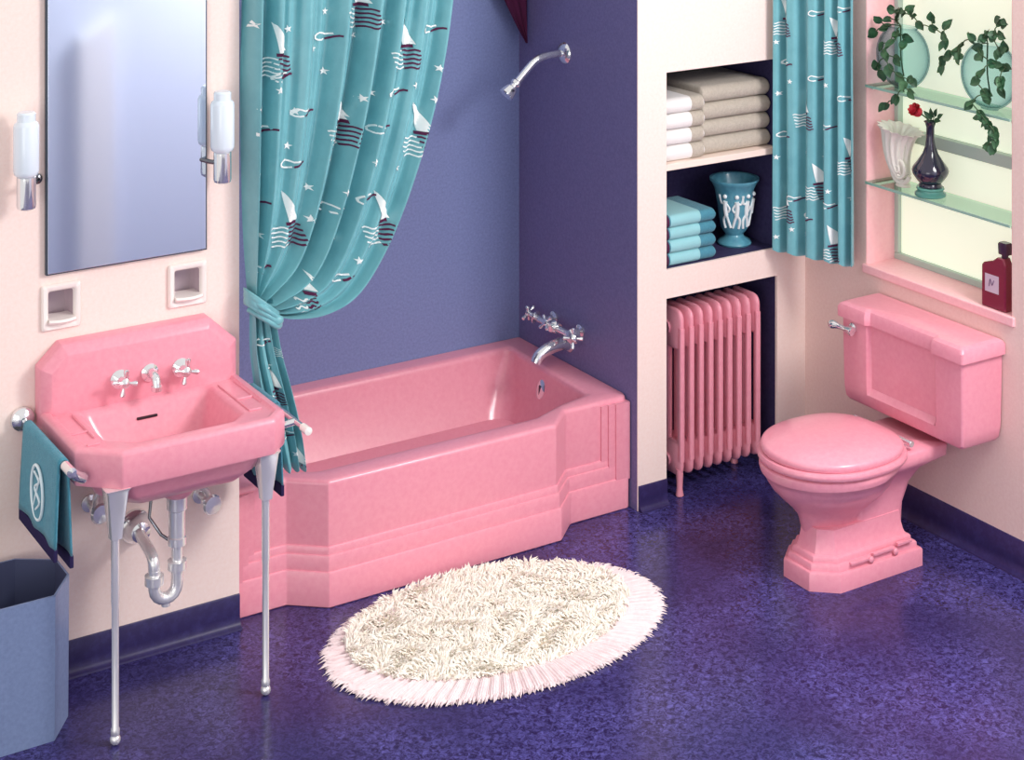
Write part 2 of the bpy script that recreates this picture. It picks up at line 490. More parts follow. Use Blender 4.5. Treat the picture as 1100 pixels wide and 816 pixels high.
# legs
def leg(x, y):
    g = MB()
    g.loft([lv(rp([(x + a * 0.016, y + b * 0.016) for a, b in ((1, 1), (-1, 1), (-1, -1), (1, -1))], 0.006, 3), 0.575),
            lv(rp([(x + a * 0.018, y + b * 0.018) for a, b in ((1, 1), (-1, 1), (-1, -1), (1, -1))], 0.006, 3), 0.60),
            lv(rp([(x + a * 0.030, y + b * 0.030) for a, b in ((1, 1), (-1, 1), (-1, -1), (1, -1))], 0.006, 3), 0.708),
            lv(rp([(x + a * 0.036, y + b * 0.034) for a, b in ((1, 1), (-1, 1), (-1, -1), (1, -1))], 0.006, 3), 0.718)])
    top = g.build('leg_bracket', M['nickel'], sk)
    l = MB().lathe([(0, 0.575), (0.0115, 0.575), (0.0115, 0.40), (0.010, 0.38), (0.010, 0.05), (0.013, 0.045), (0.013, 0.03), (0.010, 0.026)][::-1], (x, y, 0), (0, 0, 1), 16).build('leg', M['nickel'], sk)
    MB().ball((x, y, 0.0155), 0.0155, 14).build('foot', M['nickel'], l)
leg(-0.555, -0.425); leg(-0.095, -0.412)
# waste trap
tr = MB()
tr.lathe([(0.030, 0.575), (0.030, 0.535), (0.024, 0.530), (0.024, 0.455), (0.027, 0.452), (0.027, 0.43), (0.017, 0.425), (0.017, 0.385), (0.028, 0.383), (0.028, 0.358), (0.018, 0.355), (0.018, 0.33)], (-0.305, -0.25, 0), (0, 0, 1), 20)
ub = [(-0.305, -0.25, 0.345)] + [(-0.340 + 0.035 * math.cos(a), -0.25, 0.315 - 0.035 * math.sin(a)) for a in np.linspace(0, PI, 9)] + [(-0.375, -0.25, 0.37)]
tr.tube(ub, 0.018, 16)
tr.lathe([(0.028, 0.33), (0.028, 0.355), (0.018, 0.357)], (-0.375, -0.25, 0), (0, 0, 1), 20)
tr.lathe([(0.013, 0.258), (0.013, 0.285)], (-0.340, -0.25, 0), (0, 0, 1), 12)
tr.tube(smooth_path([(-0.375, -0.25, 0.355), (-0.376, -0.245, 0.395), (-0.372, -0.21, 0.405), (-0.358, -0.11, 0.402), (-0.345, -0.02, 0.40)], 6), 0.017, 16)
tr.build('waste_trap', M['nickel'], sk)
MB().lathe([(0.0, 0.0), (0.05, 0.0), (0.05, 0.012), (0.034, 0.03), (0.030, 0.06), (0.018, 0.066)], (-0.345, -0.0012, 0.40), (0, -1, 0), 24).build('wall_flange', M['chrome'], sk)
for x, z in ((-0.485, 0.50), (-0.132, 0.445)):
    v_ = MB()
    v_.tube(smooth_path([(x + 0.10 * (0.3 if x < -0.3 else -1) * 0.6, -0.06, z + 0.20), (x + 0.06 * (0.3 if x < -0.3 else -1), -0.06, z + 0.09), (x, -0.055, z + 0.03), (x, -0.05, z)], 5), 0.009, 10)
    v_.lathe([(0, 0), (0.026, 0), (0.026, 0.006), (0.012, 0.010), (0.012, 0.05)], (x, -0.0012, z), (0, -1, 0), 16)
    v_.ball((x, -0.05, z), 0.017, 12)
    vo = v_.build('supply_valve', M['nickel'], sk)
    MB().lathe([(0.007, 0.0), (0.007, 0.025), (0.027, 0.028), (0.031, 0.036), (0.027, 0.044), (0.0, 0.047)], (x, -0.055, z), (0.1, -1, 0.0), 18).build('valve_knob', M['nickel'], vo)
MB().tube([(-0.345, -0.16, 0.60), (-0.36, -0.17, 0.49), (-0.335, -0.20, 0.445), (-0.30, -0.245, 0.42)], 0.005, 8).build('pop_up_rod', M['chrome_d'], sk)
# towel bars at both sides
bl = MB()
bl.tube([(-0.688, -0.012, 0.795), (-0.688, -0.455, 0.795)], 0.0085, 12)
bl.build('towel_bar', M['chrome'], sk)
MB().lathe([(0, 0), (0.033, 0), (0.036, 0.006), (0.034, 0.016), (0.022, 0.026), (0.0, 0.030)], (-0.690, -0.0012, 0.797), (0, -1, 0), 20).build('bar_rosette', M['chrome'], sk)
MB().lathe([(0.0, -0.012), (0.014, -0.010), (0.014, 0.045), (0.0, 0.048)], (-0.688, -0.410, 0.795), (0, -1, 0), 16).tube([(-0.688, -0.440, 0.795), (-0.668, -0.432, 0.775), (-0.640, -0.40, 0.752)], [0.013, 0.014, 0.016], 10).build('bar_bracket', M['chrome'], sk)
MB().tube([(0.006, -0.03, 0.775), (0.006, -0.488, 0.775)], 0.0085, 12).build('towel_bar', M['chrome'], sk)
MB().lathe([(0.0, 0), (0.012, 0.002), (0.012, 0.040), (0.0, 0.044)], (0.006, -0.450, 0.775), (0, -1, 0), 14).build('bar_end_cap', M['white_cer'], sk)
MB().tube([(-0.034, -0.385, 0.765), (0.006, -0.40, 0.775)], 0.011, 10).build('bar_bracket', M['chrome'], sk)
MB().tube([(-0.034, -0.07, 0.765), (0.006, -0.06, 0.775)], 0.011, 10).build('bar_bracket', M['chrome'], sk)

# hung towels
def hung_towel(name, label, x, y0, y1, zbar, front, back, mono=False):
    t = thing(name, label, 'towel', (x, (y0 + y1) / 2, zbar))
    n = 26
    def sheet(side, drop):
        rows = []
        arc = [(math.cos(a), math.sin(a)) for a in np.linspace(PI / 2, 0, 6)]
        prof = [(side * 0.0125 * c, 0.0125 * s_) for c, s_ in arc] + [(side * (0.0125 + 0.001 * k), -drop * k / 10) for k in range(1, 11)]
        for px, pz in prof:
            rows.append([(x + px + side * 0.003 * math.sin(j * 0.55) * min(1, -pz * 6 if pz < 0 else 0), y0 + (y1 - y0) * j / n, zbar + pz) for j in range(n + 1)])
        return rows
    rows = sheet(-1, front); rb = sheet(1, back)
    mb = MB().grid(rb[::-1] + rows[1:])
    o = mb.build('terry_cloth', M['teal_t'], t, solid=0.006)
    for side, drop in ((-1, front), (1, back)):
        z = zbar - drop
        xx = x + side * 0.0225
        MB().box(xx - 0.006, xx + 0.006, y0 - 0.001, y1 + 0.001, z - 0.032, z + 0.003).build('hem', M['hem'], t, bevel=0.003)
    if mono:
        yc, zc = (y0 + y1) / 2 + 0.0, zbar - front * 0.56
        xm = x - 0.0245
        e = MB().tube([(xm, yc + 0.052 * math.cos(a), zc + 0.076 * math.sin(a)) for a in np.linspace(0, 2 * PI, 40)], 0.0044, 8, False)
        e.tube(smooth_path([(xm, yc + 0.024, zc + 0.052), (xm, yc - 0.020, zc + 0.036), (xm, yc + 0.020, zc + 0.008), (xm, yc - 0.022, zc - 0.020), (xm, yc + 0.012, zc - 0.052)], 6), 0.0034, 8)
        e.tube(smooth_path([(xm, yc - 0.026, zc + 0.050), (xm, yc + 0.006, zc + 0.0), (xm, yc + 0.030, zc - 0.045)], 6), 0.0030, 8)
        e.build('monogram', M['mono'], t)
    return t
hung_towel('hand_towel', 'teal towel with pale oval monogram on the left bar of the basin', -0.688, -0.385, -0.060, 0.795, 0.235, 0.262, True)
hung_towel('hand_towel', 'teal towel with navy hem on the basin bar beside the bathtub', 0.006, -0.262, -0.085, 0.775, 0.236, 0.246)

# ================================================================== MIRROR, LAMPS, SOAP HOLDERS, BIN
mr = thing('wall_mirror', 'tall frameless mirror on the peach wall above the washbasin', 'mirror', (-0.368, 0, 1.207))
MB().box(-0.621, -0.115, -0.016, -0.001, 1.207, 2.25).build('mirror_edge', M['mirror_e'], mr)
MB().box(-0.617, -0.119, -0.019, -0.0162, 1.211, 2.246).build('glass', M['mirror'], mr, bevel=0.002)

def lamp(x, z0, side, label):
    t = thing('wall_lamp', label, 'lamp', (x, 0, z0), 'opal wall lamps beside the mirror')
    y = -0.070
    MB().lathe([(0.0, 0.285), (0.022, 0.285), (0.027, 0.280), (0.027, 0.258), (0.034, 0.252), (0.037, 0.244), (0.037, 0.115), (0.034, 0.104), (0.026, 0.098), (0, 0.098)], (x, y, z0), (0, 0, 1), 28).build('opal_shade', M['opal'], t)
    MB().lathe([(0, 0.0), (0.016, 0.0), (0.026, 0.006), (0.028, 0.014), (0.0275, 0.096), (0.024, 0.100), (0, 0.1)], (x, y, z0), (0, 0, 1), 24).build('socket', M['chrome'], t)
    MB().tube([(x, y, z0 + 0.062), (x + side * 0.03, y + 0.03, z0 + 0.065), (x + side * 0.052, -0.012, z0 + 0.07)], 0.007, 10).build('arm', M['chrome_d'], t)
    MB().lathe([(0, 0), (0.016, 0), (0.016, 0.006), (0.008, 0.012), (0, 0.012)], (x + side * 0.052, 0.0, z0 + 0.07), (0, -1, 0), 14).build('wall_plate', M['chrome_d'], t)
lamp(-0.697, 1.425, 1, 'white opal tube lamp in chrome socket left of the mirror')
lamp(-0.086, 1.420, -1, 'white opal tube lamp in chrome socket between mirror and shower curtain')

for i, (x0, z0, x1, z1) in enumerate(SOAP):
    t = thing('soap_holder', ['white ceramic recessed soap holder under the left end of the mirror', 'white ceramic recessed soap holder above right end of pink backsplash'][i], 'soap dish', ((x0 + x1) / 2, 0, z0), 'recessed soap holders')
    o_ = [(x0, z0), (x1, z0), (x1, z1), (x0, z1)]
    def q(d, y, r=0.008, o_=o_): return [(a, y, b) for a, b in rp(inset(o_, d), r, 5)]
    MB().loft([q(0.022, 0.0), q(0.0, -0.001), q(0.0, -0.007), q(0.004, -0.013), q(0.014, -0.013), q(0.020, -0.006), q(0.021, 0.002)], False, False).build('rim', M['white_cer'], t, ang=50)
    MB().loft([q(0.021, 0.002), q(0.023, 0.045), q(0.030, 0.055)], False, True).build('recess', M['soap_in'], t, fix=False)
    MB().loft([[(x0 + 0.019 + (x1 - x0 - 0.038) * k / 12, yy, zz) for yy, zz in ((0.045, z0 + 0.024), (-0.020 - 0.012 * math.sin(PI * k / 12), z0 + 0.022), (-0.024 - 0.013 * math.sin(PI * k / 12), z0 + 0.028), (-0.020 - 0.012 * math.sin(PI * k / 12), z0 + 0.034), (0.045, z0 + 0.034))] for k in range(13)]).build('ledge', M['white_cer'], t)

wb = thing('wastebasket', 'blue-grey octagonal metal wastebasket on the floor below the monogrammed towel', 'wastebasket', (-0.82, -0.18, 0))
WO = [(-0.72, -0.035), (-0.92, -0.035), (-1.00, -0.11), (-1.00, -0.225), (-0.92, -0.318), (-0.69, -0.318), (-0.617, -0.215), (-0.617, -0.105)]
wc_ = (-0.81, -0.18)
k0 = [lv(scl(WO, 0.985, wc_), 0.0), lv(WO, 0.405), lv(inset(WO, 0.006), 0.405)]
MB().loft(k0, True, False).build('shell', M['bin'], wb, ang=20, fix=False)
MB().loft([lv(inset(WO, 0.006), 0.405), lv(inset(scl(WO, 0.985, wc_), 0.006), 0.012)], False, True).build('lining', M['bin_in'], wb, ang=20, fix=False)

# ================================================================== BATHTUB
tb = thing('bathtub', 'pink recessed bathtub with stepped front apron standing in the slate alcove', 'bathtub', (0.77, 0.40, 0))
TO = [(1.546, 0.797), (0.003, 0.797), (0.003, 0.040), (0.182, 0.040), (0.290, -0.050), (1.186, -0.050), (1.283, 0.040), (1.546, 0.040)]
TI = [(1.452, 0.715), (0.10, 0.715), (0.10, 0.165), (0.20, 0.118), (0.31, 0.068), (1.15, 0.068), (1.29, 0.125), (1.430, 0.155)]
TB = [(1.375, 0.635), (0.30, 0.635), (0.30, 0.210), (0.40, 0.170), (0.50, 0.150), (1.10, 0.150), (1.22, 0.170), (1.36, 0.190)]
RO = [0.01, 0.01, 0.01, 0.012, 0.012, 0.012, 0.03, 0.02]
def fin(d):
    """move only the front outline back by d"""
    p = inset(TO, d)
    q = list(p)
    q[0] = TO[0]; q[1] = TO[1]; q[2] = (TO[2][0], TO[2][1] + d); q[7] = (TO[7][0], TO[7][1] + d)
    return q
def TL(p, z, r=RO): return lv(rp(p, r), z)
t = MB()
t.loft([TL(fin(0.004), 0.0), TL(fin(0), 0.004), TL(fin(0), 0.108), TL(fin(0.003), 0.113), TL(fin(0.007), 0.114), TL(fin(0.0075), 0.158), TL(fin(0.010), 0.163), TL(fin(0.014), 0.164),
        TL(fin(0.0145), 0.184), TL(fin(0.017), 0.188), TL(fin(0.021), 0.189), TL(fin(0.021), 0.384), TL(fin(0.022), 0.391), TL(fin(0.026), 0.397),
        TL(fin(0.034), 0.400), TL(inset(TI, -0.022), 0.400, 0.03), TL(inset(TI, -0.010), 0.398, 0.03), TL(inset(TI, -0.002), 0.390, 0.035), TL(TI, 0.375, 0.04),
        TL([(a * 0.6 + b * 0.4, c * 0.6 + d_ * 0.4) for (a, c), (b, d_) in zip(TI, TB)], 0.27, 0.07), TL([(a * 0.15 + b * 0.85, c * 0.15 + d_ * 0.85) for (a, c), (b, d_) in zip(TI, TB)], 0.195, 0.08), TL(TB, 0.172, 0.08), TL(inset(TB, 0.05), 0.168, 0.05)])
# nested raised borders at both recessed ends of the apron
for y1, a, c, z0 in ((0.0415, 1.484, 1.545, 0.11), (0.0478, 1.456, 1.486, 0.16), (0.0545, 1.428, 1.458, 0.185)):
    t.box(a, c, y1, 0.075, z0 - 0.004, 0.384)
for y1, a, c, z0 in ((0.0415, 0.004, 0.030, 0.11), (0.0478, 0.028, 0.052, 0.16), (0.0545, 0.050, 0.074, 0.185)):
    t.box(a, c, y1, 0.075, z0 - 0.004, 0.384)
t.build('tub_body', M['pink'], tb, ang=40)
e = MB().lathe([(0, 0.0), (0.030, 0.0), (0.030, 0.005), (0.022, 0.010), (0, 0.011)], (0, 0, 0), (0, 0, 1), 22)
R_ = Matrix.Rotation(-PI / 2 + 0.25, 4, 'Y')
e.v = [tuple(R_ @ Vector((p[0] * 1.25, p[1], p[2])) + Vector((1.432, 0.455, 0.318))) for p in e.v]
ov = e.build('overflow_plate', M['chrome'], tb)
MB().tube([(1.422, 0.455, 0.300), (1.424, 0.455, 0.337)], 0.005, 8).build('trip_lever', M['chrome_d'], ov)

# taps and spout on the end wall
ft = thing('bath_mixer', 'chrome bath mixer with cross taps and curved spout on slate end wall', 'faucet', (1.549, 0.44, 0.55))
MB().tube([(1.495, 0.60, 0.545), (1.495, 0.31, 0.545)], 0.013, 14).lathe([(0.019, -0.02), (0.024, 0), (0.019, 0.02)], (1.495, 0.455, 0.545), (0, 1, 0), 16).build('mixer_body', M['chrome'], ft)
for y in (0.545, 0.365):
    MB().lathe([(0, 0), (0.027, 0), (0.027, 0.006), (0.014, 0.012), (0.012, 0.055)], (1.549, y, 0.545), (-1, 0, 0), 18).build('wall_flange', M['chrome'], ft)
cross_tap(1.495, 0.59, 0.545, ft, (-0.35, 0.9, 0.25), s=0.9, rot=0.3)
cross_tap(1.482, 0.455, 0.553, ft, (-0.9, 0, 0.5), s=0.85, rot=0.2, name='diverter_handle')
h_ = cross_tap(1.495, 0.335, 0.545, ft, (-0.55, -0.8, 0.15), s=0.95, rot=0.8)
s_ = MB()
pth = smooth_path([(1.548, 0.44, 0.480), (1.510, 0.44, 0.484), (1.455, 0.44, 0.476), (1.412, 0.44, 0.458), (1.395, 0.44, 0.432)], 5)
n_ = len(pth)
s_.tube(pth, [0.030 - 0.010 * (i / (n_ - 1)) ** 0.6 for i in range(n_)], 16)
s_.lathe([(0, 0), (0.034, 0), (0.034, 0.006), (0.028, 0.012), (0, 0.013)], (1.549, 0.44, 0.480), (-1, 0, 0), 20)
s_.build('spout', M['chrome'], ft)

sa = thing('wall_shower', 'chrome bent shower arm with small head high on slate end wall', 'shower', (1.549, 0.471, 1.58))
MB().lathe([(0, 0), (0.042, 0), (0.042, 0.004), (0.034, 0.014), (0.018, 0.020), (0, 0.021)], (1.5493, 0.471, 1.582), (-1, 0, 0), 24).build('wall_flange', M['chrome'], sa)
MB().tube(smooth_path([(1.540, 0.471, 1.582), (1.47, 0.471, 1.580), (1.415, 0.471, 1.566), (1.37, 0.471, 1.530), (1.325, 0.471, 1.488)], 6), 0.0135, 14).build('arm', M['chrome'], sa)
dh = Vector((1.288 - 1.37, 0, 1.456 - 1.530)).normalized()
hd = MB().lathe([(0.016, 0.0), (0.020, 0.004), (0.020, 0.016), (0.014, 0.020), (0.014, 0.028), (0.022, 0.034), (0.026, 0.050), (0.030, 0.066), (0.028, 0.070), (0, 0.072)], (1.333, 0.471, 1.496), dh, 18).build('shower_head', M['chrome'], sa)
MB().tube([(1.296, 0.440, 1.470), (1.292, 0.500, 1.466)], 0.0055, 8).build('spray_lever', M['chrome_d'], hd)

# dark plum sheet, narrowing to a point, at the back of the alcove
g = MB()
P = []
for i in range(17):
    v = i / 16
    z = 2.10 - v * 0.515
    w0 = 0.27 * (1 - v) ** 0.9
    P.append([(1.535 - w0 * (1 - j / 12), 0.725 - 0.006 * math.sin(j * 1.3) - 0.002, z) for j in range(13)])
g.grid(P)
tag(g.build('dark_corner_sheet', M['plum'], None, solid=0.004), 'dark plum sheet narrowing downward in the top of the alcove corner', 'curtain')

# ================================================================== PRINTED CURTAINS
def bvh_of(mb):
    return BVHTree.FromPolygons([Vector(p) for p in mb.v], mb.f)

def print_on(mb, bvh, org, ud, nd, motifs):
    """lay the woven print on a cloth: org + ud*s + z up, hit along -nd"""
    ud = Vector(ud).normalized(); nd = Vector(nd).normalized()
    def hit(s, z):
        p = Vector(org) + ud * s + Vector((0, 0, z)) + nd * 0.6
        r = bvh.ray_cast(p, -nd, 1.5)
        return None if r[0] is None else r[0] + nd * 0.003
    def poly(pts, mi):
        h = [hit(*p) for p in pts]
        if any(x is None for x in h): return
        dep = [x.dot(nd) for x in h]
        if max(dep) - min(dep) > 0.05: return
        o = len(mb.v)
        mb.v += [tuple(x) for x in h]
        mb.f.append(list(range(o, o + len(h)))); mb.m.append(mi)
    def stroke(pts, w, mi):
        for (a, b), (c, d) in zip(pts, pts[1:]):
            dx, dz = c - a, d - b
            l = math.hypot(dx, dz) or 1
            nx, nz = -dz / l * w / 2, dx / l * w / 2
            ex, ez = dx / l * w * 0.15, dz / l * w * 0.15
            poly([(a - nx - ex, b - nz - ez), (c - nx + ex, d - nz + ez), (c + nx + ex, d + nz + ez), (a + nx - ex, b + nz - ez)], mi)
    for kind, s, z, k in motifs:
        if kind == 'star':
            R, r = 0.0135 * k, 0.0055 * k
            rot = random.uniform(-0.3, 0.3)
            pt = [(s + (R if i % 2 == 0 else r) * math.sin(rot + i * PI / 5), z + (R if i % 2 == 0 else r) * math.cos(rot + i * PI / 5)) for i in range(10)]
            for i in range(0, 10, 2):
                poly([(s, z), pt[i - 1], pt[i], pt[(i + 1) % 10]], 1)
        elif kind == 'boat':
            n = 10
            H = 0.085 * k
            for i in range(n):
                a, b = i / n, (i + 1) / n
                def ed(t): return (s - 0.010 * k + 0.012 * k * (1 - t), s - 0.010 * k + 0.010 * k * (1 - t) + 0.036 * k * (1 - t) ** 0.65 * (1 if t < 1 else 0))
                l0, r0 = ed(a); l1, r1 = ed(b)
                for c in range(5):
                    e, f_ = c / 5, (c + 1) / 5
                    poly([(l0 + (r0 - l0) * e, z + 0.012 + H * a), (l0 + (r0 - l0) * f_, z + 0.012 + H * a), (l1 + (r1 - l1) * f_, z + 0.012 + H * b), (l1 + (r1 - l1) * e, z + 0.012 + H * b)], 1)
            stroke([(s - 0.004 + 0.032 * k * i / 5, z + 0.006) for i in range(6)], 0.009 * k, 2)
            for q_ in range(5):
                zz = z - 0.008 - 0.0125 * k * q_
                xs_ = [s - 0.048 * k + 0.0065 * k * i + 0.004 * q_ * 0.5 for i in range(8)]
                stroke([(x, zz + 0.0025 * math.sin(i * 1.4 + q_)) for i, x in enumerate(xs_)], 0.0042 * k, 1)
                xs_ = [s + 0.000 * k + 0.0065 * k * i + 0.002 * q_ for i in range(8)]
                stroke([(x, zz + 0.0025 * math.sin(i * 1.4 + 7 + q_)) for i, x in enumerate(xs_)], 0.0050 * k, 2)
        else:   # knotted rope
            pts = [(-0.030, 0.012), (-0.022, 0.016), (-0.010, 0.013), (0.0, 0.009), (0.010, 0.010), (0.018, 0.012)]
            stroke([(s + a * k, z + b * k) for a, b in pts], 0.0052 * k, 1)
            pts = [(-0.030, 0.012), (-0.037, 0.006), (-0.037, -0.002), (-0.028, -0.007), (-0.016, -0.008), (-0.006, -0.006)]
            stroke([(s + a * k, z + b * k) for a, b in pts], 0.0052 * k, 1)
            pts = [(0.0, -0.006), (0.010, -0.003), (0.020, 0.003), (0.030, 0.006), (0.038, 0.005)]
            stroke([(s + a * k, z + b * k) for a, b in pts], 0.0062 * k, 2)

# --- shower curtain swept to the left and tied
RIGHT = smooth_path([(0.800, 0, 2.10), (0.768, 0, 1.93), (0.722, 0, 1.72), (0.655, 0, 1.50), (0.560, 0, 1.26), (0.470, 0, 1.09), (0.380, 0, 0.985), (0.270, 0, 0.945), (0.160, 0, 0.952), (0.098, 0, 0.975)], 10)
LEFT = smooth_path([(0.006, 0, 2.10), (0.006, 0, 1.80), (0.008, 0, 1.50), (0.012, 0, 1.25), (0.022, 0, 1.06)], 10)
def at_len(P, t):
    L = [0.0]
    for a, b in zip(P, P[1:]): L.append(L[-1] + (b - a).length)
    x = t * L[-1]
    for i in range(len(P) - 1):
        if x <= L[i + 1] or i == len(P) - 2:
            q = (x - L[i]) / max(L[i + 1] - L[i], 1e-9)
            return P[i].lerp(P[i + 1], q)
NU, NV = 260, 110
Lr = [at_len(LEFT, i / NV) for i in range(NV + 1)]
Rr = [at_len(RIGHT, i / NV) for i in range(NV + 1)]
def fold(u, v):
    ph = 2 * PI * (8.4 * u + 0.40 * math.sin(5.1 * u + 0.6) + 0.10 * math.sin(3 * v + 9 * u))
    a = 0.039 * (0.80 + 0.40 * math.sin(11 * u + 1.7))
    a *= 1.0 - 0.35 * v ** 2
    s1 = math.sin(ph)
    y = a * (math.copysign(abs(s1) ** 0.8, s1) + 0.30 * math.sin(2 * ph + 1.1 + 2.2 * v) + 0.16 * math.sin(3 * ph + 4 * v))
    return y
cur = MB()
P = []
for i in range(NV + 1):
    v = i / NV
    row = []
    for j in range(NU + 1):
        u = j / NU
        # the folds between hug a fan from the top rail to the tie
        sag = 0.045 * math.sin(PI * u) * math.sin(PI * min(1, v * 1.1)) * v
        p = Lr[i].lerp(Rr[i], u)
        row.append((p.x, -0.030 + fold(u, v) - 0.030 * math.sin(PI * v) * u - 0.012 * v, p.z - sag))
    P.append(row)
cur.grid(P)
bv = bvh_of(cur)
BOATS = [(0.107, 1.79), (0.328, 1.547), (0.562, 1.771), (0.141, 1.253), (0.464, 1.213), (0.399, 1.919), (0.604, 1.486)]
SQ = [(0.288, 1.832), (0.671, 1.823), (0.065, 1.557), (0.164, 1.44), (0.472, 1.519), (0.042, 1.327), (0.304, 1.283), (0.336, 1.054), (0.05, 1.125), (0.20, 1.60), (0.42, 1.30), (0.53, 1.63), (0.13, 1.72)]
ST = [(0.025, 1.898), (0.156, 1.869), (0.288, 1.914), (0.395, 1.826), (0.28, 1.723), (0.456, 1.633), (0.596, 1.651), (0.11, 1.685), (0.039, 1.637), (0.172, 1.608), (0.28, 1.45), (0.363, 1.414), (0.529, 1.386), (0.039, 1.436), (0.391, 1.633), (0.054, 1.229), (0.214, 1.267), (0.191, 1.151), (0.387, 1.106), (0.312, 1.186), (0.68, 1.70), (0.66, 1.60), (0.24, 1.80), (0.44, 1.42), (0.22, 1.36), (0.50, 1.86), (0.33, 1.34), (0.15, 1.50)]
mot = [('boat', a, b, 1.12) for a, b in BOATS] + [('rope', a, b, 1.0) for a, b in SQ] + [('star', a, b, 1.0) for a, b in ST] + [('boat', 0.21, 1.02, 0.8)]
sc_ = thing('shower_curtain', 'teal shower curtain printed with sailing boats and stars, tied back at left', 'curtain', (0.05, -0.03, 1.0))
print_on(cur, bv, (0, 0, 0), (1, 0, 0), (0, -1, 0), mot)
cur.build('curtain_cloth', [M['cur'], M['cur_w'], M['cur_m']], sc_, ang=60, fix=False)
# tail below the tie
tl = MB()
P = []
TLp = smooth_path([(0.012, 0, 1.04), (0.015, 0, 0.98), (0.016, 0, 0.86), (0.036, 0, 0.70), (0.056, 0, 0.60), (0.078, 0, 0.50)], 8)
TRp = smooth_path([(0.092, 0, 1.03), (0.098, 0, 0.975), (0.118, 0, 0.86), (0.145, 0, 0.76), (0.185, 0, 0.60), (0.200, 0, 0.485)], 8)
for i in range(41):
    v = i / 40
    a, b = at_len(TLp, v), at_len(TRp, v)
    row = []
    for j in range(91):
        u = j / 90
        p = a.lerp(b, u)
        ph = 2 * PI * (4.2 * u + 0.2 * math.sin(4 * u + 3 * v))
        row.append((p.x, -0.050 - 0.028 * v + (0.012 + 0.006 * v) * math.sin(ph) + 0.004 * math.sin(2.3 * ph + 1), p.z + 0.010 * v * math.sin(ph + 1)))
    P.append(row)
tl.grid(P)
bv2 = bvh_of(tl)
mot = [('rope', 0.06, 0.90, 0.8), ('boat', 0.085, 0.74, 0.7), ('star', 0.075, 0.82, 0.8), ('star', 0.10, 0.66, 0.8), ('rope', 0.13, 0.60, 0.8), ('boat', 0.165, 0.49, 0.7), ('star', 0.155, 0.54, 0.8), ('boat', 0.118, 0.88, 0.5)]
print_on(tl, bv2, (0, 0, 0), (1, 0, 0), (0, -1, 0), mot)
tl.build('curtain_tail', [M['cur'], M['cur_w'], M['cur_m']], sc_, ang=60, fix=False)
# tie band with knot
tie = MB()
ring = []
for i in range(41):
    a = 2 * PI * i / 40
    c = Vector((0.056 + 0.056 * math.cos(a), -0.045 - 0.050 * math.sin(a), 1.005 - 0.045 * math.cos(a)))
    ring.append([c + Vector((0.0, 0.002 * math.sin(k * 2.2), 0.026 - 0.052 * k / 8)) for k in range(9)])
tie.grid(ring)
for q_ in range(3):
    tie.tube(smooth_path([(0.010, -0.050, 1.045 - 0.018 * q_), (0.045, -0.100, 1.018 - 0.016 * q_), (0.085, -0.098, 0.985 - 0.014 * q_), (0.112, -0.060, 0.965 - 0.010 * q_)], 6), 0.008, 8)
tie.ball((0.085, -0.100, 0.975), 0.017, 12, (1.2, 0.7, 0.9))
tie.build('tie_band', M['cur'], sc_, ang=60, fix=False, solid=0.003)

# --- window curtain, a short straight panel
wcu = MB()
A_, B_ = Vector((2.172, -0.035, 0)), Vector((2.268, -0.365, 0))
ud = (B_ - A_); Wd = ud.length; ud.normalize()
nd = Vector((ud.y, -ud.x, 0))
if nd.x > 0: nd = -nd
P = []
for i in range(61):
    v = i / 60
    row = []
    for j in range(161):
        u = j / 160
        ph = 2 * PI * (5.1 * u + 0.22 * math.sin(6 * u + 1) + 0.03 * math.sin(4 * v + 8 * u))
        d_ = (0.020 + 0.006 * v) * math.sin(ph) + 0.006 * math.sin(2 * ph + 1.3)
        zb = 0.856 + 0.006 * math.sin(ph * 1.0 + 0.5) + 0.004 * u
        p = A_ + ud * (Wd * u) + nd * (d_ + 0.008)
        row.append((p.x, p.y, 2.02 + (zb - 2.02) * v))
    P.append(row)
wcu.grid(P)
bv3 = bvh_of(wcu)
WB = [(0.031, 1.725), (0.253, 1.679), (0.129, 1.39), (0.31, 1.245), (0.045, 1.03), (0.18, 1.131), (0.246, 0.915)]
WSQ = [(0.054, 1.566), (0.187, 1.767), (0.30, 1.793), (0.187, 1.526), (0.31, 1.468), (0.231, 1.354), (0.045, 1.294), (0.091, 1.065), (0.143, 1.003), (0.239, 1.065)]
WST = [(0.012, 1.645), (0.076, 1.505), (0.018, 1.452), (0.231, 1.512), (0.325, 1.719), (0.014, 1.212), (0.136, 1.251), (0.202, 1.236), (0.239, 1.122), (0.318, 1.104), (0.084, 0.954), (0.136, 0.945), (0.33, 1.026), (0.014, 0.913)]
mot = [('boat', a, b, 0.85) for a, b in WB] + [('rope', a, b, 0.8) for a, b in WSQ] + [('star', a, b, 0.8) for a, b in WST]
print_on(wcu, bv3, A_, ud, nd, mot)
cw = thing('window_curtain', 'teal window curtain printed with boats and stars, hanging straight in the wall corner', 'curtain', (2.22, -0.2, 0.86))
wcu.build('curtain_cloth', [M['cur'], M['cur_w'], M['cur_m']], cw, ang=60, fix=False)

